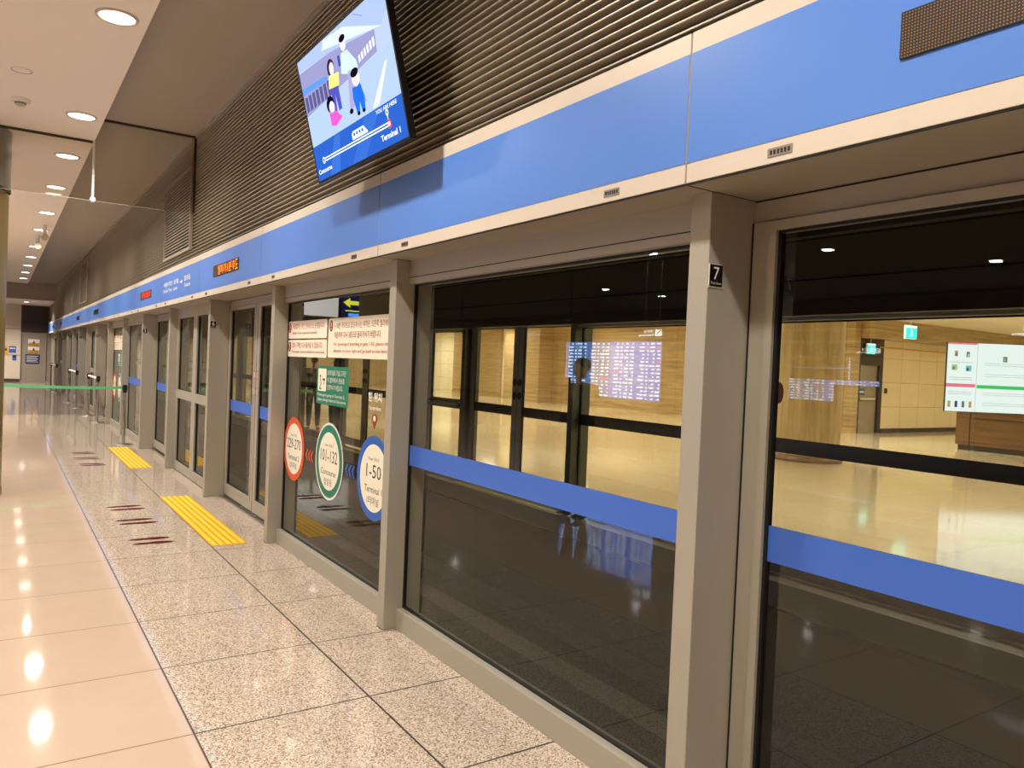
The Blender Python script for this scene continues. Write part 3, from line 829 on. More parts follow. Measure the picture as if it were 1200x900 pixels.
# ------------------------------------------------------------------ television
def build_tv():
    o = Vector((1.65, 4.743, 2.734)); u = Vector((0, -1, 0)); v = Vector((1.48 - 1.65, 0, 3.425 - 2.734)).normalized(); n = u.cross(v).normalized()
    W, H = 1.268, 0.713
    t = thing('television', 'large tilted flat television on the ribbed wall showing a train platform cartoon', 'television', o)
    def prism(mb, a0, b0, a1, b1, d0, d1, mat):
        c = [o + u * a + v * b + n * d for d in (d0, d1) for a, b in ((a0, b0), (a1, b0), (a1, b1), (a0, b1))]
        mb.mesh(c, [(3, 2, 1, 0), (4, 5, 6, 7), (0, 1, 5, 4), (1, 2, 6, 5), (2, 3, 7, 6), (3, 0, 4, 7)], mat)
    mb = MB(); g = 0.014
    prism(mb, -g, -g, W + g, H + g, -0.032, -0.004, 'black')
    prism(mb, 0.35, 0.18, W - 0.35, H - 0.18, -0.07, -0.032, 'black')
    for a in ((-g, -g, W + g, 0), (-g, H, W + g, H + g), (-g, 0, 0, H), (W, 0, W + g, H)):
        prism(mb, a[0], a[1], a[2], a[3], -0.004, 0.003, 'black')
    mb.build('tv_case', t)
    mb = MB()
    mb.box(1.85, 1.8755, 4.743 - W / 2 - 0.12, 4.743 - W / 2 + 0.12, 2.98, 3.22, 'black')
    mb.tube((1.86, 4.743 - W / 2, 3.02), (1.66, 4.743 - W / 2, 3.0), 0.03, 'black'); mb.tube((1.86, 4.743 - W / 2, 3.2), (1.62, 4.743 - W / 2, 3.2), 0.03, 'black')
    mb.build('wall_bracket', t)
    E_ = {}
    def e(c, s=1.25):
        if c not in E_: E_[c] = emit('tv_%d_%d_%d' % c, c, s)
        return E_[c]
    mb = MB(); a = Art(mb, o, u, v, n, 0.0003)
    a.rect(0, 0, W, H, e((182, 198, 236))); a.layer()
    a.poly([(0.0, 0.713), (0.0, 0.66), (1.18, 0.56), (W, 0.60), (W, 0.713)], e((170, 190, 240)))
    a.poly([(0.0, 0.38), (W, 0.45), (W, 0.2), (0.0, 0.2)], e((176, 198, 240)))
    a.poly([(0.0, 0.645), (0.51, 0.625), (1.096, 0.56), (1.085, 0.455), (0.0, 0.39)], e((150, 150, 196))); a.layer()
    a.poly([(0.45, 0.71), (0.736, 0.688), (1.18, 0.55), (0.40, 0.665)], e((216, 232, 250)))
    a.poly([(0.0, 0.555), (0.41, 0.53), (0.41, 0.50), (0.0, 0.52)], e((96, 150, 226)))
    for i in range(7):
        x = 0.02 + i * 0.062
        a.poly([(x, 0.50), (x + 0.045, 0.50 - 0.004), (x + 0.045, 0.415), (x, 0.41)], e((92, 88, 140)))
    for i in range(6):
        x = 0.86 + i * 0.038
        a.poly([(x, 0.50 + i * 0.006), (x + 0.026, 0.503 + i * 0.006), (x + 0.026, 0.47 + i * 0.004), (x, 0.465 + i * 0.004)], e((228, 226, 246)))
    a.poly([(0.88, 0.705), (0.99, 0.66), (0.992, 0.655), (0.882, 0.70)], e((130, 140, 180)))
    a.poly([(1.149, 0.39), (1.179, 0.39), (1.009, 0.215), (0.922, 0.215)], e((226, 236, 252))); a.layer()
    sk = e((246, 222, 224)); bk = e((22, 16, 34), 1.0)
    # man
    a.poly([(0.70, 0.47), (0.79, 0.46), (0.87, 0.27), (0.80, 0.27), (0.76, 0.36), (0.71, 0.28), (0.645, 0.28)], e((170, 160, 206)))
    a.poly([(0.655, 0.575), (0.74, 0.57), (0.83, 0.49), (0.838, 0.45), (0.70, 0.455), (0.613, 0.48)], e((206, 238, 250)))
    a.disc(0.70, 0.61, 0.038, sk, 0.034); a.layer(); a.disc(0.70, 0.64, 0.042, bk, 0.018); a.disc(0.66, 0.268, 0.026, bk, 0.014)
    # woman
    a.poly([(0.433, 0.455), (0.545, 0.445), (0.545, 0.315), (0.50, 0.31), (0.485, 0.40), (0.47, 0.31), (0.43, 0.315)], e((84, 80, 190)))
    a.disc(0.485, 0.545, 0.052, e((60, 40, 60)), 0.05); a.layer()
    a.disc(0.497, 0.54, 0.034, sk, 0.034); a.poly([(0.44, 0.517), (0.585, 0.50), (0.56, 0.435), (0.41, 0.45)], e((244, 240, 130)))
    a.rect(0.60, 0.52, 0.63, 0.575, e((60, 70, 170)))
    # boy
    a.poly([(0.72, 0.375), (0.832, 0.372), (0.855, 0.30), (0.84, 0.235), (0.80, 0.235), (0.785, 0.29), (0.765, 0.235), (0.73, 0.24), (0.71, 0.32)], e((34, 110, 232)))
    a.disc(0.785, 0.41, 0.05, sk, 0.042); a.layer(); a.disc(0.78, 0.44, 0.052, bk, 0.022); a.disc(0.75, 0.235, 0.02, bk, 0.01); a.disc(0.82, 0.235, 0.02, bk, 0.01)
    # girl
    a.disc(0.39, 0.372, 0.058, bk, 0.045); a.layer(); a.disc(0.405, 0.352, 0.04, sk, 0.034)
    a.poly([(0.355, 0.33), (0.45, 0.325), (0.53, 0.272), (0.42, 0.245), (0.355, 0.26)], e((246, 90, 200)))
    # banner
    a.layer(); a.rect(0, 0, W, 0.206, e((44, 96, 196))); a.layer()
    a.poly([(0.2, 0), (0.36, 0.2), (0.45, 0.2), (0.36, 0)], e((60, 112, 208))); a.poly([(0.55, 0), (0.8, 0.2), (1.0, 0.2), (0.74, 0)], e((56, 108, 204))); a.layer()
    wt = e((240, 248, 255), 1.5)
    a.line(0.153, 0.098, 1.077, 0.095, 0.007, wt); a.line(0.153, 0.113, 1.077, 0.110, 0.007, wt)
    a.ring(0.14, 0.105, 0.012, 0.02, wt, 20); a.ring(1.085, 0.103, 0.012, 0.024, e((240, 60, 80)), 20); a.disc(1.085, 0.103, 0.012, wt)
    a.ring(1.08, 0.160, 0.008, 0.016, wt, 16); a.line(1.08, 0.145, 1.08, 0.125, 0.006, wt)
    a.poly([(0.61, 0.122), (0.61, 0.155), (0.63, 0.166), (0.775, 0.166), (0.82, 0.13), (0.82, 0.122)], wt); a.layer()
    for i in range(4): a.rect(0.63 + i * 0.038, 0.140, 0.655 + i * 0.038, 0.156, e((44, 96, 196)))
    a.text('YOU ARE HERE', 0.955, 0.176, 0.020, wt, width=0.25, bold=0.01); a.text('Terminal 1', 0.965, 0.036, 0.030, wt, width=0.23, bold=0.02); a.text('Concourse', 0.025, 0.036, 0.028, wt, width=0.22, bold=0.02)
    mb.build('screen', t)
build_tv()

# ------------------------------------------------------------------ smoke curtain
t = thing('smoke_curtain', 'hanging clear glass smoke curtain across the platform ceiling', 'glass screen', (0.8, 9.71, 3.26))
YC = 9.71
mb = MB(); mb.face([(-4.9, YC, 3.26), (0.82, YC, 3.26), (0.82, YC, 3.91), (-4.9, YC, 3.91)], 'glass_smoke'); mb.build('left_pane', t)
mb = MB(); mb.face([(0.825, YC, 3.26), (1.875, YC, 3.26), (1.875, YC, 4.165), (0.825, YC, 4.165)], 'glass_smoke'); mb.build('right_pane', t)
mb = MB(); mb.box(-4.9, 0.815, YC - 0.012, YC + 0.012, 3.885, 3.91, 'wall_dark'); mb.box(0.83, 1.875, YC - 0.012, YC + 0.012, 4.145, 4.17, 'wall_dark'); mb.box(1.85, 1.875, YC - 0.012, YC + 0.012, 3.28, 4.145, 'wall_dark'); mb.build('channel', t)
mb = MB(); mb.tube((0.815, YC - 0.03, 3.29), (0.815, YC - 0.03, 3.91), 0.014, 'white'); mb.tube((0.815, YC - 0.045, 3.27), (0.815, YC + 0.03, 3.27), 0.028, 'white'); mb.build('hanger_rod', t)
mb = MB(); mb.box(-4.9, 0.82, YC - 0.001, YC + 0.001, 3.257, 3.261, 'alu'); mb.box(0.825, 1.875, YC - 0.001, YC + 0.001, 3.257, 3.261, 'alu'); mb.build('lower_edge', t)

# ------------------------------------------------------------------ downlights
def area(name, loc, size, power, col, parent=None, spread=PI, shape='DISK', sy=None):
    l = bpy.data.lights.new(name, 'AREA'); l.shape = shape; l.size = size; l.energy = power; l.color = col; l.spread = spread
    if sy: l.size_y = sy
    o = bpy.data.objects.new(name, l); COL.objects.link(o)
    o.location = loc
    return o
WARM = (1.0, 0.935, 0.85)
def downlight(x, y, z=3.91, lab='', power=50, r=0.115, first=[None]):
    if first[0] is None:
        t = thing('downlight', lab, 'downlight', (x, y, z))
        mb = MB(); mb.lathe(x, y, [(r * .97, z - 0.001), (r, z - 0.012), (r * 1.16, z - 0.012), (r * 1.2, z)], 'lamp_rim', 32); mb.build('rim', t)
        mb = MB(); mb.face([(x + r * math.cos(-2 * PI * i / 32), y + r * math.sin(-2 * PI * i / 32), z - 0.006) for i in range(32)], 'lamp'); mb.build('lens', t)
        first[0] = t
    else:
        t = dup(first[0], (x, y, z), None, lab)
    if power:
        area('downlight_beam', (x, y, z - 0.03), 0.2, power, WARM, None, 2.6)
    return t
ys = [-1.6, 1.0, 3.4, 6.0, 8.75, 10.68, 12.85, 15.4, 17.75, 20.8, 23.3, 25.8, 28.3, 30.8]
for i, y in enumerate(ys):
    if y < 4: lab = 'round ceiling downlight out of view above the camera'
    else: lab = 'round lit ceiling downlight, %s in the row counted away from the camera' % ORD[i - 3]
    dl = downlight(0.62, y, lab=lab)
    if y < 4: dl['group'] = 'downlights above the camera'
    elif 'group' in dl: del dl['group']
for i, y in enumerate([-1.6, 3.4, 8.2, 12.8, 17.8, 18.9, 23.8, 28.6]):
    downlight(-2.2, y, lab='round ceiling downlight left of the visible row, %s counted away from the camera' % ORD[i])
for i, x in enumerate((-3.0, -0.8, 0.9)):
    downlight(x, 38.6, 3.50, 'added downlight in the low ceiling to brighten the end wall, %s from the left' % ORD[i], 120)  # extra lamps put in to brighten the end wall
# extra small fittings near the ceiling end
for (x, y, lab) in ((0.10, 7.67, 'white round ceiling speaker, left of the first downlight'),):
    t = thing('ceiling_speaker', lab, 'speaker', (x, y, 3.91))
    mb = MB(); mb.lathe(x, y, [(0.001, 3.905), (0.07, 3.905), (0.08, 3.902), (0.085, 3.91)], 'ceil', 28); mb.build('grille_disc', t)
    mb = MB(); mb.lathe(x, y, [(0.07, 3.9045), (0.075, 3.9035)], 'fin_back', 28); mb.build('rim_line', t)
t = thing('smoke_detector', 'white smoke detector on the pale ceiling beyond the speaker', 'detector', (0.11, 8.58, 3.91))
mb = MB(); mb.lathe(0.11, 8.58, [(0.085, 3.91), (0.08, 3.888), (0.045, 3.882)], 'white', 28); mb.build('base_ring', t)
mb = MB(); mb.lathe(0.11, 8.58, [(0.045, 3.882), (0.042, 3.86), (0.02, 3.845), (0.001, 3.843)], 'lamp_rim', 28); mb.lathe(0.11, 8.58, [(0.047, 3.875), (0.047, 3.868)], 'gasket', 28); mb.build('sensor_head', t)
def cctv(x, y, lab):
    t = thing('security_camera', lab, 'camera', (x, y, 3.91))
    mb = MB(); mb.tube((x, y, 3.91), (x, y, 3.70), 0.03, 'white'); mb.build('stem', t)
    mb = MB(); mb.tube((x, y - 0.22, 3.66), (x, y + 0.18, 3.70), 0.06, 'lamp_rim'); mb.build('camera_body', t)
cctv(0.66, 17.0, 'pale ceiling camera hanging between the far downlights')
cctv(0.60, 18.6, 'second pale ceiling camera just behind the first')

# ------------------------------------------------------------------ round column at the left edge
t = thing('round_column', 'round bronze column with grey collar at the left edge of the view', 'column', (-0.39, 10.05, 0))
mb = MB(); mb.lathe(-0.39, 10.05, [(0.44, 0.10), (0.44, 3.28)], 'column', 48); mb.build('shaft', t)
mb = MB(); mb.lathe(-0.39, 10.05, [(0.445, 3.28), (0.455, 3.30), (0.455, 3.91)], 'collar', 48); mb.lathe(-0.39, 10.05, [(0.458, 3.27), (0.46, 3.30)], 'gasket', 48); mb.build('collar', t)
mb = MB(); mb.lathe(-0.39, 10.05, [(0.446, 0.0), (0.446, 0.10), (0.44, 0.10)], 'column', 48); mb.build('base_ring', t)

# ------------------------------------------------------------------ floor: tactile strips, footprints
def tactile(x0, y0, y1, lab):
    t = thing('tactile_strip', lab, 'tactile paving', (x0, y0, 0))
    mb = MB(); mb.box(x0, x0 + 0.30, y0, y1, 0.0, 0.004, 'yellow_base'); mb.build('yellow_base', t)
    for i in range(5):
        mb = MB(); xx = x0 + 0.018 + i * 0.058; z0, z1 = 0.004, 0.0095
        vs = [(xx, y0 + .01, z0), (xx + .035, y0 + .01, z0), (xx + .035, y1 - .01, z0), (xx, y1 - .01, z0), (xx + .006, y0 + .018, z1), (xx + .029, y0 + .018, z1), (xx + .029, y1 - .018, z1), (xx + .006, y1 - .018, z1)]
        mb.mesh(vs, [(0, 3, 2, 1), (4, 5, 6, 7), (0, 1, 5, 4), (1, 2, 6, 5), (2, 3, 7, 6), (3, 0, 4, 7)], 'yellow'); mb.build('raised_bar', t)
tactile(1.53, 6.77, 9.29, 'yellow ribbed tactile strip on the granite in front of door 6, the nearer one')
tactile(1.53, 11.72, 14.32, 'yellow ribbed tactile strip farther away, beside the belt barrier post')
def footprint(xc, yc, label, grp):
    mb = MB(); pts = []
    n = 28; L = 0.165
    for i in range(n):
        t = 2 * PI * i / n; c, s = math.cos(t), math.sin(t)
        wid = 0.046 * (1.0 if c < 0 else 1.12) * (1 - 0.22 * math.exp(-((c + 0.15) / 0.25) ** 2))
        pts.append((xc + L * c, yc + wid * s, 0.0012))
    mb.face(pts, 'foot')
    o = mb.build('footprint_marking', None, (xc, yc, 0.0)); tag(o, label, 'floor marking', grp)
rows = [(7.17, 'nearest pair of the near queue'), (8.04, 'middle pair of the near queue'), (8.78, 'farthest pair of the near queue'), (12.25, 'nearest pair of the far queue'), (12.97, 'middle pair of the far queue'), (13.63, 'farthest pair of the far queue')]
for yc, w in rows:
    for s, nm in ((-0.085, 'nearer print'), (0.085, 'farther print')):
        footprint(1.125 + (0.006 if s < 0 else -0.006), yc + s, 'maroon shoe-shaped floor marking, %s of the %s' % (nm, w), 'maroon footprint markings')

# ------------------------------------------------------------------ belt barrier posts
def stanchion(x, y, lab, first=[None]):
    if first[0] is None:
        t = thing('barrier_post', lab, 'barrier post', (x, y, 0))
        mb = MB(); mb.lathe(x, y, [(0.001, 0.03), (0.05, 0.03), (0.15, 0.014), (0.165, 0.006), (0.165, 0.0)], 'chrome', 40); mb.build('base', t)
        mb = MB(); mb.tube((x, y, 0.03), (x, y, 0.90), 0.025, 'chrome', 24); mb.build('pole', t)
        mb = MB(); mb.tube((x, y, 0.90), (x, y, 1.03), 0.033, 'black', 24); mb.box(x - 0.04, x + 0.04, y - 0.012, y + 0.012, 0.94, 1.01, 'black'); mb.build('belt_head', t)
        first[0] = t; return t
    return dup(first[0], (x, y, 0), None, lab)
bp = [(1.815, 14.73), (1.84, 19.3), (1.83, 21.3), (1.78, 24.05), (1.74, 26.3), (1.74, 32.2), (1.66, 34.1)]
for i, (x, y) in enumerate(bp):
    stanchion(x, y, 'chrome belt barrier post with black head, ' + ('nearest one, holding the green belt' if i == 0 else '%s from the green belt' % ORD[i]))
mb = MB(); xa, xb = 0.13, 1.79; n = 12
for i in range(n):
    f0, f1 = i / n, (i + 1) / n
    def z(f): return 0.985 - 0.03 * 4 * f * (1 - f) * 0.5
    x0, x1 = xa + (xb - xa) * f0, xa + (xb - xa) * f1
    yy0, yy1 = 10.42 + 0 * f0, 0
    ya, yb2 = 14.72, 14.72
    mb.mesh([(x0, ya, z(f0) - .024), (x1, ya, z(f1) - .024), (x1, ya, z(f1) + .024), (x0, ya, z(f0) + .024), (x0, ya + .003, z(f0) - .024), (x1, ya + .003, z(f1) - .024), (x1, ya + .003, z(f1) + .024), (x0, ya + .003, z(f0) + .024)],
            [(0, 1, 2, 3), (7, 6, 5, 4), (3, 2, 6, 7), (0, 4, 5, 1)], 'belt')
mb.box(-0.95, xa, 14.72, 14.723, 0.958, 1.009, 'belt')
tag(mb.build('barrier_belt', None, (1.0, 14.72, 0.95)), 'pale green retractable belt stretched across the platform', 'belt')
stanchion(-0.97, 14.72, 'chrome belt barrier post at the hidden left end of the green belt')
for (i, j), w in (((1, 2), 'nearest of the white belts'), ((3, 4), 'middle one of the white belts'), ((5, 6), 'farthest of the white belts')):
    mb = MB(); a, b = bp[i], bp[j]
    mb.tube((a[0], a[1] + 0.04, 0.975), (b[0], b[1] - 0.04, 0.975), 0.028, 'white_belt', 12)
    tag(mb.build('barrier_belt', None, (a[0], a[1], 0.97)), 'short white belt joining two barrier posts, ' + w, 'belt')

# ------------------------------------------------------------------ hall across the track
slab('wall_wood', 22.0, 22.3, 14.0, 32.6, 0, 3.6, 'wood')
mb = MB(); mb.box(21.2, 22.0, 29.6, 32.6, 0, 3.6, 'wood'); structure(mb.build('wall_wood_return'))
slab('wall_marble', 22.0, 22.3, 32.6, 48, 0, 3.6, 'marble_x')
slab('wall_marble_side', 23.6, 33, 14.0, 14.3, 0, 3.6, 'marble_y')
mb = MB(); mb.box(22.3, 23.6, 14.0, 14.3, 2.15, 3.6, 'wall_dark'); structure(mb.build('wall_over_door'))
for (ya, yb, lab) in ((34.0, 36.2, 'tall oak panel standing before the marble wall, the wider one'), (37.8, 39.0, 'narrow oak panel at the far left of the marble wall')):
    mb = MB(); mb.box(21.85, 22.0, ya, yb, 0, 3.6, 'wood'); tag(mb.build('oak_partition', None, (21.9, ya, 0)), lab, 'panel')
mb = MB(); mb.box(22.3, 23.6, 14.08, 14.14, 0, 2.15, 'door_grey'); mb.box(22.3, 22.36, 14.0, 14.08, 0, 2.15, 'wall_dark'); mb.box(23.40, 23.6, 14.0, 14.14, 0, 2.15, 'wall_dark'); structure(mb.build('door_2'))
mb = MB(); mb.box(22.45, 23.3, 14.02, 14.06, 1.05, 1.12, 'chrome'); tag(mb.build('door_push_bar', None, (22.5, 14.04, 1.05)), 'steel push bar across the grey door in the far hall', 'handle')
flat_sign('door_notice', 'small blue notice on the grey door in the far hall', 'sign', (22.45, 14.07, 1.2), (1, 0, 0), (0, 0, 1), 0.3, 0.2, lambda a, w, h: a.rect(w * .1, h * .4, w * .9, h * .6, 'white'), back='mid_blue')
mb = MB(); mb.box(23.6, 28.4, 13.97, 14.0, 0, 0.14, 'wall_dark'); structure(mb.build('baseboard_marble'))
mb = MB(); mb.tube((23.3, 13.96, 2.74), (28.6, 13.96, 2.74), 0.02, 'amber_sign'); tag(mb.build('yellow_pipe', None, (23.3, 13.96, 2.74)), 'thin yellow pipe running along the marble wall', 'pipe')
mb = MB(); mb.box(23.72, 23.86, 13.97, 14.0, 1.28, 1.44, 'black', 0.004); tag(mb.build('card_reader', None, (23.8, 13.97, 1.3)), 'small black card reader on the marble wall by the door', 'device')
def exit_sign(x, y, z, w, h, lab):
    t = thing('exit_sign', lab, 'exit sign', (x, y, z))
    mb = MB(); mb.box(x, x + w, y, y + 0.05, z, z + h, 'white'); mb.tube((x + w / 2, y + 0.025, z + h), (x + w / 2, y + 0.025, 3.6), 0.012, 'chrome'); mb.build('housing', t)
    mb = MB(); a = Art(mb, (x, y - 0.003, z), (1, 0, 0), (0, 0, 1)); a.rect(0.01, 0.01, w - .01, h * .80, 'exit'); a.rect(0.01, h * .84, w - .01, h - .01, 'exit_w'); a.layer()
    c = w / 2
    a.disc(c, h * .64, 0.03, 'exit_w'); a.line(c, h * .58, c - .02, h * .36, 0.05, 'exit_w'); a.line(c - .02, h * .38, c + .07, h * .22, 0.03, 'exit_w'); a.line(c - .02, h * .38, c - .1, h * .16, 0.03, 'exit_w'); a.line(c, h * .54, c + .09, h * .44, 0.022, 'exit_w')
    mb.build('lit_face', t)
exit_sign(20.9, 11.8, 2.87, 0.58, 0.38, 'bright green exit sign hanging in front of the marble wall')
exit_sign(22.5, 13.9, 2.5, 0.46, 0.33, 'green exit sign directly above the grey door in the far hall')
t = thing('wood_column', 'large round oak-clad column in the far hall beside the exit door', 'column', (13.6, 9.6, 0))
mb = MB(); mb.lathe(13.6, 9.6, [(0.62, 0.0), (0.62, 3.6)], 'wood_v', 56); mb.build('shaft', t)
mb = MB(); mb.lathe(13.6, 9.6, [(0.68, 0.0), (0.68, 0.10), (0.62, 0.13)], 'wood_d', 56); mb.build('base_ring', t)
t = thing('wood_counter', 'low brown wooden counter at the right of the far hall', 'counter', (20.4, 7.0, 0))
mb = MB(); mb.box(20.46, 21.6, 3.0, 10.1, 0.13, 1.0, 'wood_d'); mb.build('counter_body', t)
mb = MB(); mb.box(20.42, 21.65, 2.95, 10.15, 1.0, 1.05, 'wood_d', 0.005); mb.build('counter_top', t)
mb = MB(); mb.box(20.50, 21.6, 3.0, 10.05, 0.0, 0.13, 'wall_dark'); mb.build('plinth', t)
mb = MB()
for i in range(5): mb.box(20.452, 20.46, 3.0 + i * 1.6 + 0.35, 3.0 + i * 1.6 + 0.37, 0.14, 0.98, 'wall_dark')
mb.box(20.452, 20.46, 3.0, 9.7, 0.80, 0.82, 'wall_dark'); mb.build('panel_joint', t)
mb = MB(); mb.box(22.3, 33, 13.7, 14.0, 2.98, 3.6, 'wood'); structure(mb.build('trim_7'))
mb = MB(); a = Art(mb, (21.99, 33.6, 1.2), (0, -1, 0), (0, 0, 1)); a.rect(0, 0, 0.35, 0.5, 'white'); a.layer(); a.rect(0.03, 0.2, 0.32, 0.45, 'mid_blue')
tag(mb.build('wall_terminal', None, (21.99, 33.6, 1.2)), 'small blue and white terminal on the pale wall strip between oak panels', 'terminal')
mb = MB(); a = Art(mb, (XF - 0.004, 4.17, 1.50), (0, -1, 0), (0, 0, 1)); a.disc(0, 0, 0.045, 'red_gloss', 0.09)
tag(mb.build('red_sticker', None, (XF - 0.004, 4.17, 1.5)), 'red oval sticker on the opposite screen right of post 7', 'sticker')

# lamps of the far hall: square ceiling fittings
FARC = (1.0, 0.95, 0.84)
def hall_lamp(x, y, z, lab, power, size, col, mat, beam=True, first={}):
    z -= 0.003
    if mat not in first:
        t = thing('hall_lamp', lab, 'ceiling lamp', (x, y, z))
        mb = MB(); mb.box(x - size / 2 - .03, x + size / 2 + .03, y - size / 2 - .03, y + size / 2 + .03, z - 0.02, z, 'lamp_rim'); mb.build('housing', t)
        mb = MB(); mb.face([(x - size / 2, y - size / 2, z - 0.021), (x - size / 2, y + size / 2, z - 0.021), (x + size / 2, y + size / 2, z - 0.021), (x + size / 2, y - size / 2, z - 0.021)], mat); mb.build('lens', t)
        first[mat] = t
    else:
        t = dup(first[mat], (x, y, z), None, lab)
    if 'group' not in t: t['group'] = 'far hall ceiling lamps' if z < 4 else 'lamps on the dark high ceiling'
    if beam: area('hall_lamp_beam', (x, y, z - 0.05), size, power, col, None, 3.0, 'SQUARE')
    return t
for x in (9.0, 15.0, 20.0):
    for y in (4.0, 11.0, 18.0, 25.0, 32.0, 40.0):
        hall_lamp(x, y, 3.6, 'square warm lamp on the far hall ceiling, hidden above the opposite screen', 130, 0.9, FARC, 'lamp_dim')
for x, y in ((25, 8.5), (31, 9), (29, 4)):
    hall_lamp(x, y, 3.6, 'square warm lamp on the far hall ceiling, hidden above the opposite screen', 120, 0.9, FARC, 'lamp_dim')
for x, y in ((-10.9, 15.9), (-16.5, 24.4), (-28.2, 42.0), (-19.7, 24.4), (-13.2, 12.1), (-17.5, 10.0), (-8.5, 22.0)):
    hall_lamp(x, y, 5.0, 'small bright lamp on the dark high ceiling left of the platform', 120, 0.24, (1, 0.93, 0.8), 'lamp_far')

# ------------------------------------------------------------------ left hall: boards that mirror in the glass
def board_frame(o, u, w, h, lab, name, draw, legs=True, thick=0.05, e=0.03):
    u = Vector(u).normalized(); v = Vector((0, 0, 1)); n = u.cross(v).normalized(); o = Vector(o)
    t = thing(name, lab, 'board', (o.x, o.y, 0))
    mb = MB()
    c = [o + u * a + v * b - n * d for d in (thick, 0.001) for a, b in ((-e, -e), (w + e, -e), (w + e, h + e), (-e, h + e))]
    mb.mesh(c, [(3, 2, 1, 0), (4, 5, 6, 7), (0, 1, 5, 4), (1, 2, 6, 5), (2, 3, 7, 6), (3, 0, 4, 7)], 'black'); mb.build('case', t)
    if legs:
        for a in (0.12, w - 0.12):
            p = o + u * a - n * (thick / 2 + 0.01)
            mb = MB(); mb.tube((p.x, p.y, 0), (p.x, p.y, o.z), 0.035, 'chrome'); mb.build('leg', t)
    mb = MB(); draw(Art(mb, o, u, v, n, 0.001), w, h); mb.build('lit_face', t)
    return t
BS = 13.0
eb = {k: emit('board_' + k, c, s) for k, c, s in (('blue', (50, 110, 210), BS * .8), ('blue2', (60, 104, 170), BS * .7), ('row', (222, 236, 255), BS * .8), ('warm', (230, 90, 50), BS), ('white', (236, 248, 255), BS * .75), ('pink', (240, 90, 120), BS * .6), ('green', (50, 190, 90), BS * .6), ('grey', (150, 160, 170), BS * .5))}
def flight(a, w, h):
    a.rect(0, 0, w, h, eb['blue']); a.layer(); a.rect(w * .5, 0, w, h, eb['blue2']); a.layer()
    rnd = random.Random(4); nr = 16
    for i in range(nr):
        b = h * (i + .25) / nr; hh = h * .42 / nr
        for blk in range(4):
            x = w * blk / 4 + w * .008
            for seg in (0.045, 0.05, 0.03, 0.06):
                ww = w * seg * rnd.uniform(.3, 1.0)
                a.rect(x, b, x + ww, b + hh, eb['row'] if rnd.random() > .03 else eb['warm']); x += w * (seg + .008)
board_frame((-5.5, 9.85, 1.12), (0, 1, 0), 2.75, 1.06, 'large lit flight information board on two legs in the left hall', 'flight_board', flight)
AS = 1.55
ab = {k: emit('advert_' + k, c, AS) for k, c in (('white', (236, 248, 252)), ('pink', (238, 120, 140)), ('green', (70, 196, 100)), ('grey', (176, 190, 196)), ('dark', (110, 120, 120)), ('tan', (190, 150, 110)), ('navy', (60, 70, 140)), ('lime', (170, 200, 130)), ('teal', (120, 190, 190)))}
def advert(a, w, h):
    c = 0.64
    a.rect(0, 0, w, h, ab['white']); a.layer()
    a.rect(0, h * .355, c - .02, h * .405, ab['pink']); a.rect(c + .01, h * .345, w, h * .395, ab['green']); a.rect(0, h * .975, c - .02, h, ab['pink']); a.rect(c - .008, 0, c + .002, h, ab['grey'])
    for i, (x, z, m1, m2) in enumerate(((.15, .80, 'tan', 'dark'), (.40, .79, 'dark', 'grey'), (.10, .60, 'lime', 'dark'), (.40, .59, 'teal', 'navy'))):
        a.rect(x, h * z, x + .07 + .05 * (i > 1), h * (z + .08), ab[m1])
        a.layer(); a.rect(x + .02, h * z, x + .06, h * (z + .05), ab[m2])
    for i, m1 in enumerate(('tan', 'navy', 'dark', 'tan')): a.rect(.05 + i * .15, h * .06, .11 + i * .15, h * .15, ab[m1])
    for z in (.25, .28, .46, .49, .71): a.rect(.05, h * z, c - .1, h * (z + .008), ab['grey'])
    a.rect(1.18, h * .74, 1.27, h * .82, ab['dark']); a.rect(1.20, h * .75, 1.23, h * .80, ab['lime'])
    for z in (.10, .13, .25, .28, .52, .55, .68, .71): a.rect(c + .15, h * z, w - .3, h * (z + .006), ab['grey'])
t = board_frame((16.75, 8.52, 1.08), (0.832, -0.555, 0), 2.6, 1.46, 'bright white advertising board with pink and green stripes in front of the wooden counter', 'advert_board', advert, False, 0.05, 0.006)
mb = MB(); px, py = 16.75 + 0.832 * 2.1 + 0.02, 8.52 - 0.555 * 2.1 + 0.03
mb.tube((px, py, 0.02), (px, py, 1.1), 0.05, 'chrome'); mb.lathe(px, py, [(0.3, 0.0), (0.3, 0.02), (0.05, 0.03)], 'chrome', 32); mb.build('pedestal', t)
def wc(a, w, h):
    a.rect(0, 0, w, h, 'black'); a.layer()
    a.text('화장실', w * .36, h * .52, h * .36, eb['white'], width=w * .4, bold=.02); a.text('Restrooms', w * .36, h * .12, h * .30, eb['white'], width=w * .6, bold=.02)
    a.rect(w * .03, h * .1, w * .30, h * .9, eb['white']); a.layer(); a.line(w * .08, h * .8, w * .24, h * .3, h * .12, 'ink')
def hang(o, u, w, h, lab, draw, name='hanging_sign', top=5.0):
    t = board_frame(o, u, w, h, lab, name, draw, False, 0.08)
    uu = Vector(u).normalized(); nn = uu.cross(Vector((0, 0, 1)))
    for a in (w * .2, w * .8):
        p = Vector(o) + uu * a - nn * .04
        mb = MB(); mb.tube((p.x, p.y, o[2] + h), (p.x, p.y, top), 0.012, 'chrome', 8); mb.build('hanger', t)
    return t
hang((-5.5, 9.85, 2.26), (0, 1, 0), 0.62, 0.15, 'black sign with white restroom lettering above the flight board', wc)
hang((-5.5, 3.72, 2.22), (0, 1, 0), 0.62, 0.15, 'black sign with white restroom lettering hanging near the left hall entrance', wc)
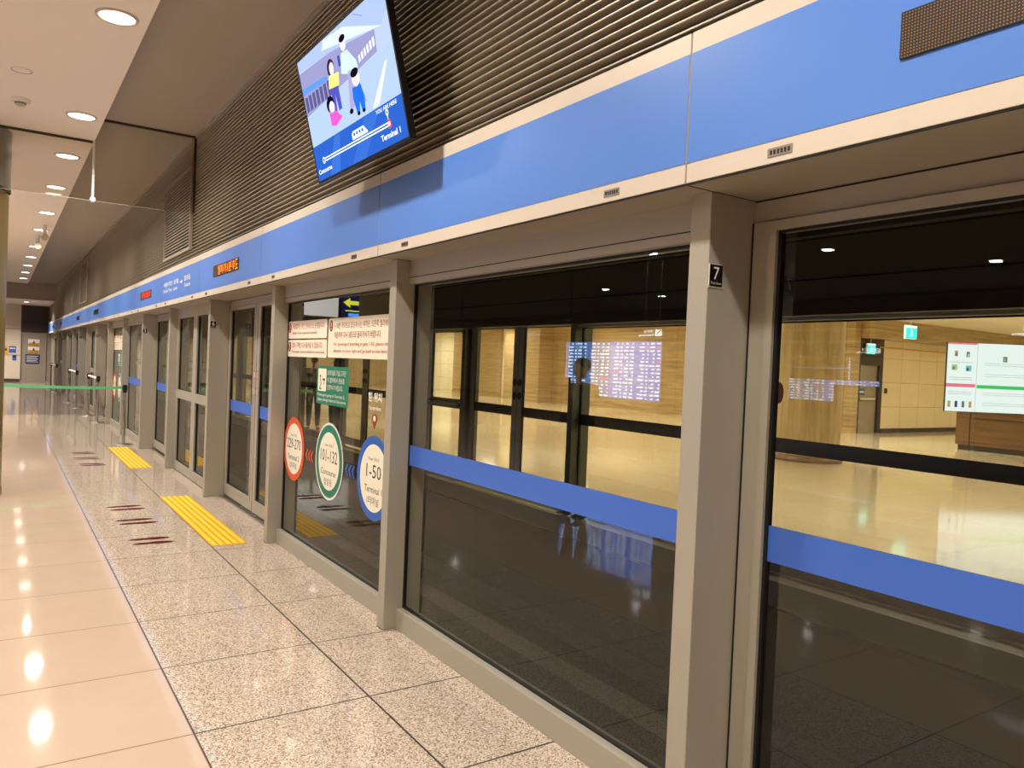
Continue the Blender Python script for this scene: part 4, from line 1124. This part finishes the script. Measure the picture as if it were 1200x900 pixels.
ye = emit('arrow_yellow', (235, 240, 60), 4.0); nv = emit('arrow_navy', (18, 30, 90), 2.0)
def arrow(a, w, h):
    a.rect(0, 0, w, h, nv); a.layer()
    c = h * .66
    a.poly([(w * .96, c), (w * .76, c + h * .22), (w * .76, c + h * .09), (w * .5, c + h * .09), (w * .5, c - h * .09), (w * .76, c - h * .09), (w * .76, c - h * .22)], ye)
    a.rect(w * .1, h * .28, w * .9, h * .33, ye); a.rect(w * .2, h * .06, w * .8, h * .2, eb['blue'])
hang((-1.13, 12.3, 2.33), (1, 0, 0), 0.60, 0.38, 'navy hanging sign with a yellow arrow, mirrored in the sticker window', arrow, 'arrow_sign', 3.91)

t = thing('glow_panel', 'large white glowing panel added high in the left hall, mirrored in the sticker window', 'glowing panel', (-6.4, 30.0, 3.3))
mb = MB(); mb.box(-7.95, -5.13, 30.0, 30.3, 3.28, 4.98, 'ceil'); mb.build('housing', t)
mb = MB(); a = Art(mb, (-7.9, 29.995, 3.33), (1, 0, 0), (0, 0, 1)); a.rect(0, 0, 2.74, 1.6, emit('glow_panel_face', (250, 244, 236), 2.2)); mb.build('lit_face', t)  # emissive panel added so the glass mirrors a pale patch

# ------------------------------------------------------------------ people
def skin_mesh(name, verts, radii, edges, mat, parent, sub=2):
    me = bpy.data.meshes.new(name); me.from_pydata([v[:] for v in verts], edges, [])
    ob = bpy.data.objects.new(name, me); COL.objects.link(ob)
    md = ob.modifiers.new('s', 'SKIN'); md.use_smooth_shade = True
    lay = me.skin_vertices[0].data if me.skin_vertices else None
    if lay is None:
        bpy.context.view_layer.objects.active = ob; ob.select_set(True)
    for i, r in enumerate(radii):
        rr = r if isinstance(r, tuple) else (r, r)
        me.skin_vertices[0].data[i].radius = rr
    me.skin_vertices[0].data[0].use_root = True
    s = ob.modifiers.new('b', 'SUBSURF'); s.levels = sub; s.render_levels = sub
    dg = bpy.context.evaluated_depsgraph_get(); dg.update()
    m2 = bpy.data.meshes.new_from_object(ob.evaluated_get(dg)); m2.name = name
    m2.materials.clear(); m2.materials.append(M[mat])
    for p in m2.polygons: p.use_smooth = True
    bpy.data.objects.remove(ob); bpy.data.meshes.remove(me)
    o = bpy.data.objects.new(name, m2); COL.objects.link(o); o.parent = parent
    return o

def person(loc, rotz, H, top, bottom, label, phone=False, cap=False, longhair=False):
    """standing figure, local frame facing -Y, feet on z=0"""
    root = thing('person', label, 'person', loc)
    root.rotation_euler = (0, 0, rotz)
    k = H / 1.72
    V = []; Rr = []; E = []
    def add(p, r, link=None):
        V.append(Vector(p) * k); Rr.append((r * k, r * k) if not isinstance(r, tuple) else (r[0] * k, r[1] * k))
        if link is not None: E.append((link, len(V) - 1))
        return len(V) - 1
    pel = add((0, 0, 0.93), 0.125)
    wst = add((0, 0, 1.08), 0.115, pel); ch = add((0, 0.01, 1.25), 0.125, wst); up = add((0, 0.01, 1.38), 0.105, ch)
    nk = add((0, 0.005, 1.46), 0.052, up); nk2 = add((0, -0.005, 1.52), 0.05, nk)
    hd = add((0, -0.015, 1.585), (0.078, 0.088), nk2); h2 = add((0, -0.01, 1.65), (0.076, 0.09), hd); h3 = add((0, -0.005, 1.69), (0.04, 0.05), h2)
    hands = {}
    for s in (-1, 1):
        hp = add((s * 0.09, 0, 0.88), 0.095, pel); kn = add((s * 0.10, -0.015, 0.50), 0.062, hp); cf = add((s * 0.10, 0.01, 0.36), 0.058, kn); an = add((s * 0.105, 0.02, 0.09), 0.038, cf)
        ft = add((s * 0.11, -0.05, 0.045), 0.036, an); add((s * 0.12, -0.15, 0.032), 0.03, ft)
        sh = add((s * 0.165, 0.01, 1.40), 0.062, up)
        if phone and s < 0:
            el = add((s * 0.25, -0.06, 1.15), 0.044, sh); wr = add((s * 0.13, -0.26, 1.32), 0.028, el); pm = add((s * 0.115, -0.29, 1.385), 0.034, wr)
            d = Vector((0, -0.15, 1)).normalized(); side = Vector((1, 0.1, 0)).normalized()
        else:
            el = add((s * 0.22, 0.03, 1.12), 0.044, sh); wr = add((s * 0.235, -0.04, 0.88), 0.028, el); pm = add((s * 0.235, -0.055, 0.82), (0.022, 0.036), wr)
            d = Vector((0, -0.2, -1)).normalized(); side = Vector((0, 1, -0.1)).normalized()
        base = V[pm] / k
        for i, L in enumerate((0.062, 0.072, 0.068, 0.052)):
            p0 = base + side * (0.021 - 0.014 * i) + d * 0.032
            a = add(p0, 0.0085, pm); b = add(p0 + d * L * .55, 0.008, a); add(p0 + d * L + Vector((-s * .012, -0.004, 0)), 0.0065, b)
        tb = base + side * 0.036 - d * 0.005
        a = add(tb, 0.010, pm); add(tb + (side * 0.6 + d) * 0.035, 0.0085, a)
        hands[s] = base
    body = skin_mesh('body', V, Rr, E, 'skin', root)
    # face: nose, eyes, mouth, ears
    mb = MB()
    def ball(c, r, mat, sc=(1, 1, 1), n=10):
        vs = []; fs = []
        for i in range(n + 1):
            for j in range(n * 2):
                th = PI * i / n; ph = PI * j / n
                vs.append((c[0] + r * sc[0] * math.sin(th) * math.cos(ph), c[1] + r * sc[1] * math.sin(th) * math.sin(ph), c[2] + r * sc[2] * math.cos(th)))
        for i in range(n):
            for j in range(n * 2):
                fs.append((i * 2 * n + j, (i + 1) * 2 * n + j, (i + 1) * 2 * n + (j + 1) % (2 * n), i * 2 * n + (j + 1) % (2 * n)))
        mb.mesh([Vector(v) * k for v in vs], fs, mat, True)
    def attach(nm):
        nonlocal mb
        me = bpy.data.meshes.new(nm); me.from_pydata([tuple(v) for v in mb.v], [], mb.f)
        for m_ in mb.mats: me.materials.append(m_)
        me.polygons.foreach_set('material_index', mb.m); me.polygons.foreach_set('use_smooth', mb.smooth)
        o = bpy.data.objects.new(nm, me); COL.objects.link(o); o.parent = root; mb = MB(); return o
    ball((0, -0.100, 1.605), 0.013, 'skin', (0.8, 1.3, 1.8))
    for s in (-1, 1):
        ball((s * 0.03, -0.088, 1.632), 0.010, 'white', (1.3, 0.7, 0.8)); ball((s * 0.03, -0.0955, 1.632), 0.0055, 'hair'); ball((s * 0.078, 0.0, 1.61), 0.022, 'skin', (0.5, 0.9, 1.4))
    ball((0, -0.092, 1.565), 0.010, 'dkred', (2.0, 0.7, 0.5))
    attach('face_features')
    ball((0, 0.022, 1.658), 0.098, 'hair', (0.92, 0.98, 0.86))
    if longhair: ball((0, 0.055, 1.57), 0.075, 'hair', (1.0, 0.6, 1.3))
    attach('hair')
    if cap:
        ball((0, 0.0, 1.675), 0.101, 'cap', (0.97, 1.05, 0.75)); ball((0, -0.115, 1.668), 0.06, 'cap', (1.1, 1.0, 0.12)); attach('cap')
    # clothes: thicker skins over the same joints
    def sub(idx, extra, links, nm, mat, end=None, wide={}):
        vs = [V[i] for i in idx]; rs = [(Rr[i][0] + (extra + wide.get(i, 0)) * k, Rr[i][1] + (extra + wide.get(i, 0)) * k) for i in idx]
        mp = {i: j for j, i in enumerate(idx)}
        es = [(mp[a], mp[b]) for a, b in links]
        if end:
            at, p, r_ = end
            vs.append(Vector(p) * k); rs.append((r_ * k, r_ * k)); es.append((mp[at], len(vs) - 1))
        return skin_mesh(nm, vs, rs, es, mat, root)
    nv = {tuple(e) for e in E}
    # indices per side
    per = []
    i = 9
    for s in (-1, 1):
        per.append(i); i += 6 + 4 + 4 * 3 + 2
    L0, R0 = per
    idx = [1, 0, 2, 3]; lk = [(0, 1), (1, 2), (2, 3)]
    for b in per:
        idx += [b + 6, b + 7, b + 8]; lk += [(3, b + 6), (b + 6, b + 7), (b + 7, b + 8)]
    sub(idx, 0.018, lk, 'jacket' if phone else 'shirt', top, (0, (0, 0, 0.80), 0.20), {0: 0.055, 1: 0.03})
    idx = [0]; lk = []
    for b in per:
        idx += [b, b + 1, b + 2, b + 3]; lk += [(0, b), (b, b + 1), (b + 1, b + 2), (b + 2, b + 3)]
    sub(idx, 0.012, lk, 'trousers', bottom, (0, (0, 0, 1.10), 0.135), {0: 0.012})
    for s in (-1, 1):
        ball((s * 0.115, -0.055, 0.038), 0.05, 'cloth_black', (0.95, 2.4, 0.75)); attach('shoe')
    if phone:
        b = hands[-1]; mb = MB(); c = b + Vector((0.01, -0.035, 0.06))
        mb.box(c.x - 0.038, c.x + 0.038, c.y - 0.005, c.y + 0.005, c.z - 0.075, c.z + 0.075, 'black', 0.003)
        mb.v = [tuple(Vector(v) * k) for v in mb.v]
        me = bpy.data.meshes.new('mobile_phone'); me.from_pydata(mb.v, [], mb.f); me.materials.append(M['black'])
        o = bpy.data.objects.new('mobile_phone', me); COL.objects.link(o)
        o.location = loc; o.rotation_euler = (0, 0, rotz)
        tag(o, 'black mobile phone held up by the person in black', 'phone')
    return root
person((-1.1, 6.6, 0), math.radians(80), 1.74, 'cloth_black', 'cloth_black', 'person in black clothes holding up a phone, mirrored in the glass left of post 7', True)
person((6.0, 15.75, 0), math.radians(200), 1.62, 'cloth_white', 'cloth_navy', 'dark-haired person in pale shirt standing across the track behind the green sticker', False, False, True)
person((5.95, 17.0, 0), math.radians(160), 1.66, 'cloth_grey', 'cloth_black', 'person in grey top and cream cap standing left of the dark-haired one', False, True)

# ------------------------------------------------------------------ world, camera, colour
w = bpy.data.worlds.new('world'); SC.world = w; w.use_nodes = True
w.node_tree.nodes['Background'].inputs[0].default_value = (1.0, 0.86, 0.68, 1); w.node_tree.nodes['Background'].inputs[1].default_value = 0.02

yaw, pitch, roll = 0.58787, 0.022383, 0.0423
f = Vector((math.sin(yaw) * math.cos(pitch), math.cos(yaw) * math.cos(pitch), -math.sin(pitch)))
r0 = Vector((math.cos(yaw), -math.sin(yaw), 0)); u0 = r0.cross(f)
r = r0 * math.cos(roll) + u0 * math.sin(roll); u = -r0 * math.sin(roll) + u0 * math.cos(roll)
cd = bpy.data.cameras.new('camera'); cam = bpy.data.objects.new('camera', cd); COL.objects.link(cam)
cd.sensor_fit = 'HORIZONTAL'; cd.sensor_width = 36.0; cd.lens = 903.1 / 1200 * 36.0; cd.clip_start = 0.05; cd.clip_end = 200
m = Matrix(((r.x, u.x, -f.x), (r.y, u.y, -f.y), (r.z, u.z, -f.z))).to_4x4(); m.translation = Vector((0, 0, 1.6256))
cam.matrix_world = m
SC.camera = cam
SC.view_settings.view_transform = 'Standard'; SC.view_settings.look = 'None'; SC.view_settings.exposure = 0.06
cy = SC.cycles
cy.max_bounces = 10; cy.diffuse_bounces = 6; cy.glossy_bounces = 6; cy.transparent_max_bounces = 24
cy.sample_clamp_indirect = 6.0; cy.caustics_reflective = False; cy.caustics_refractive = False
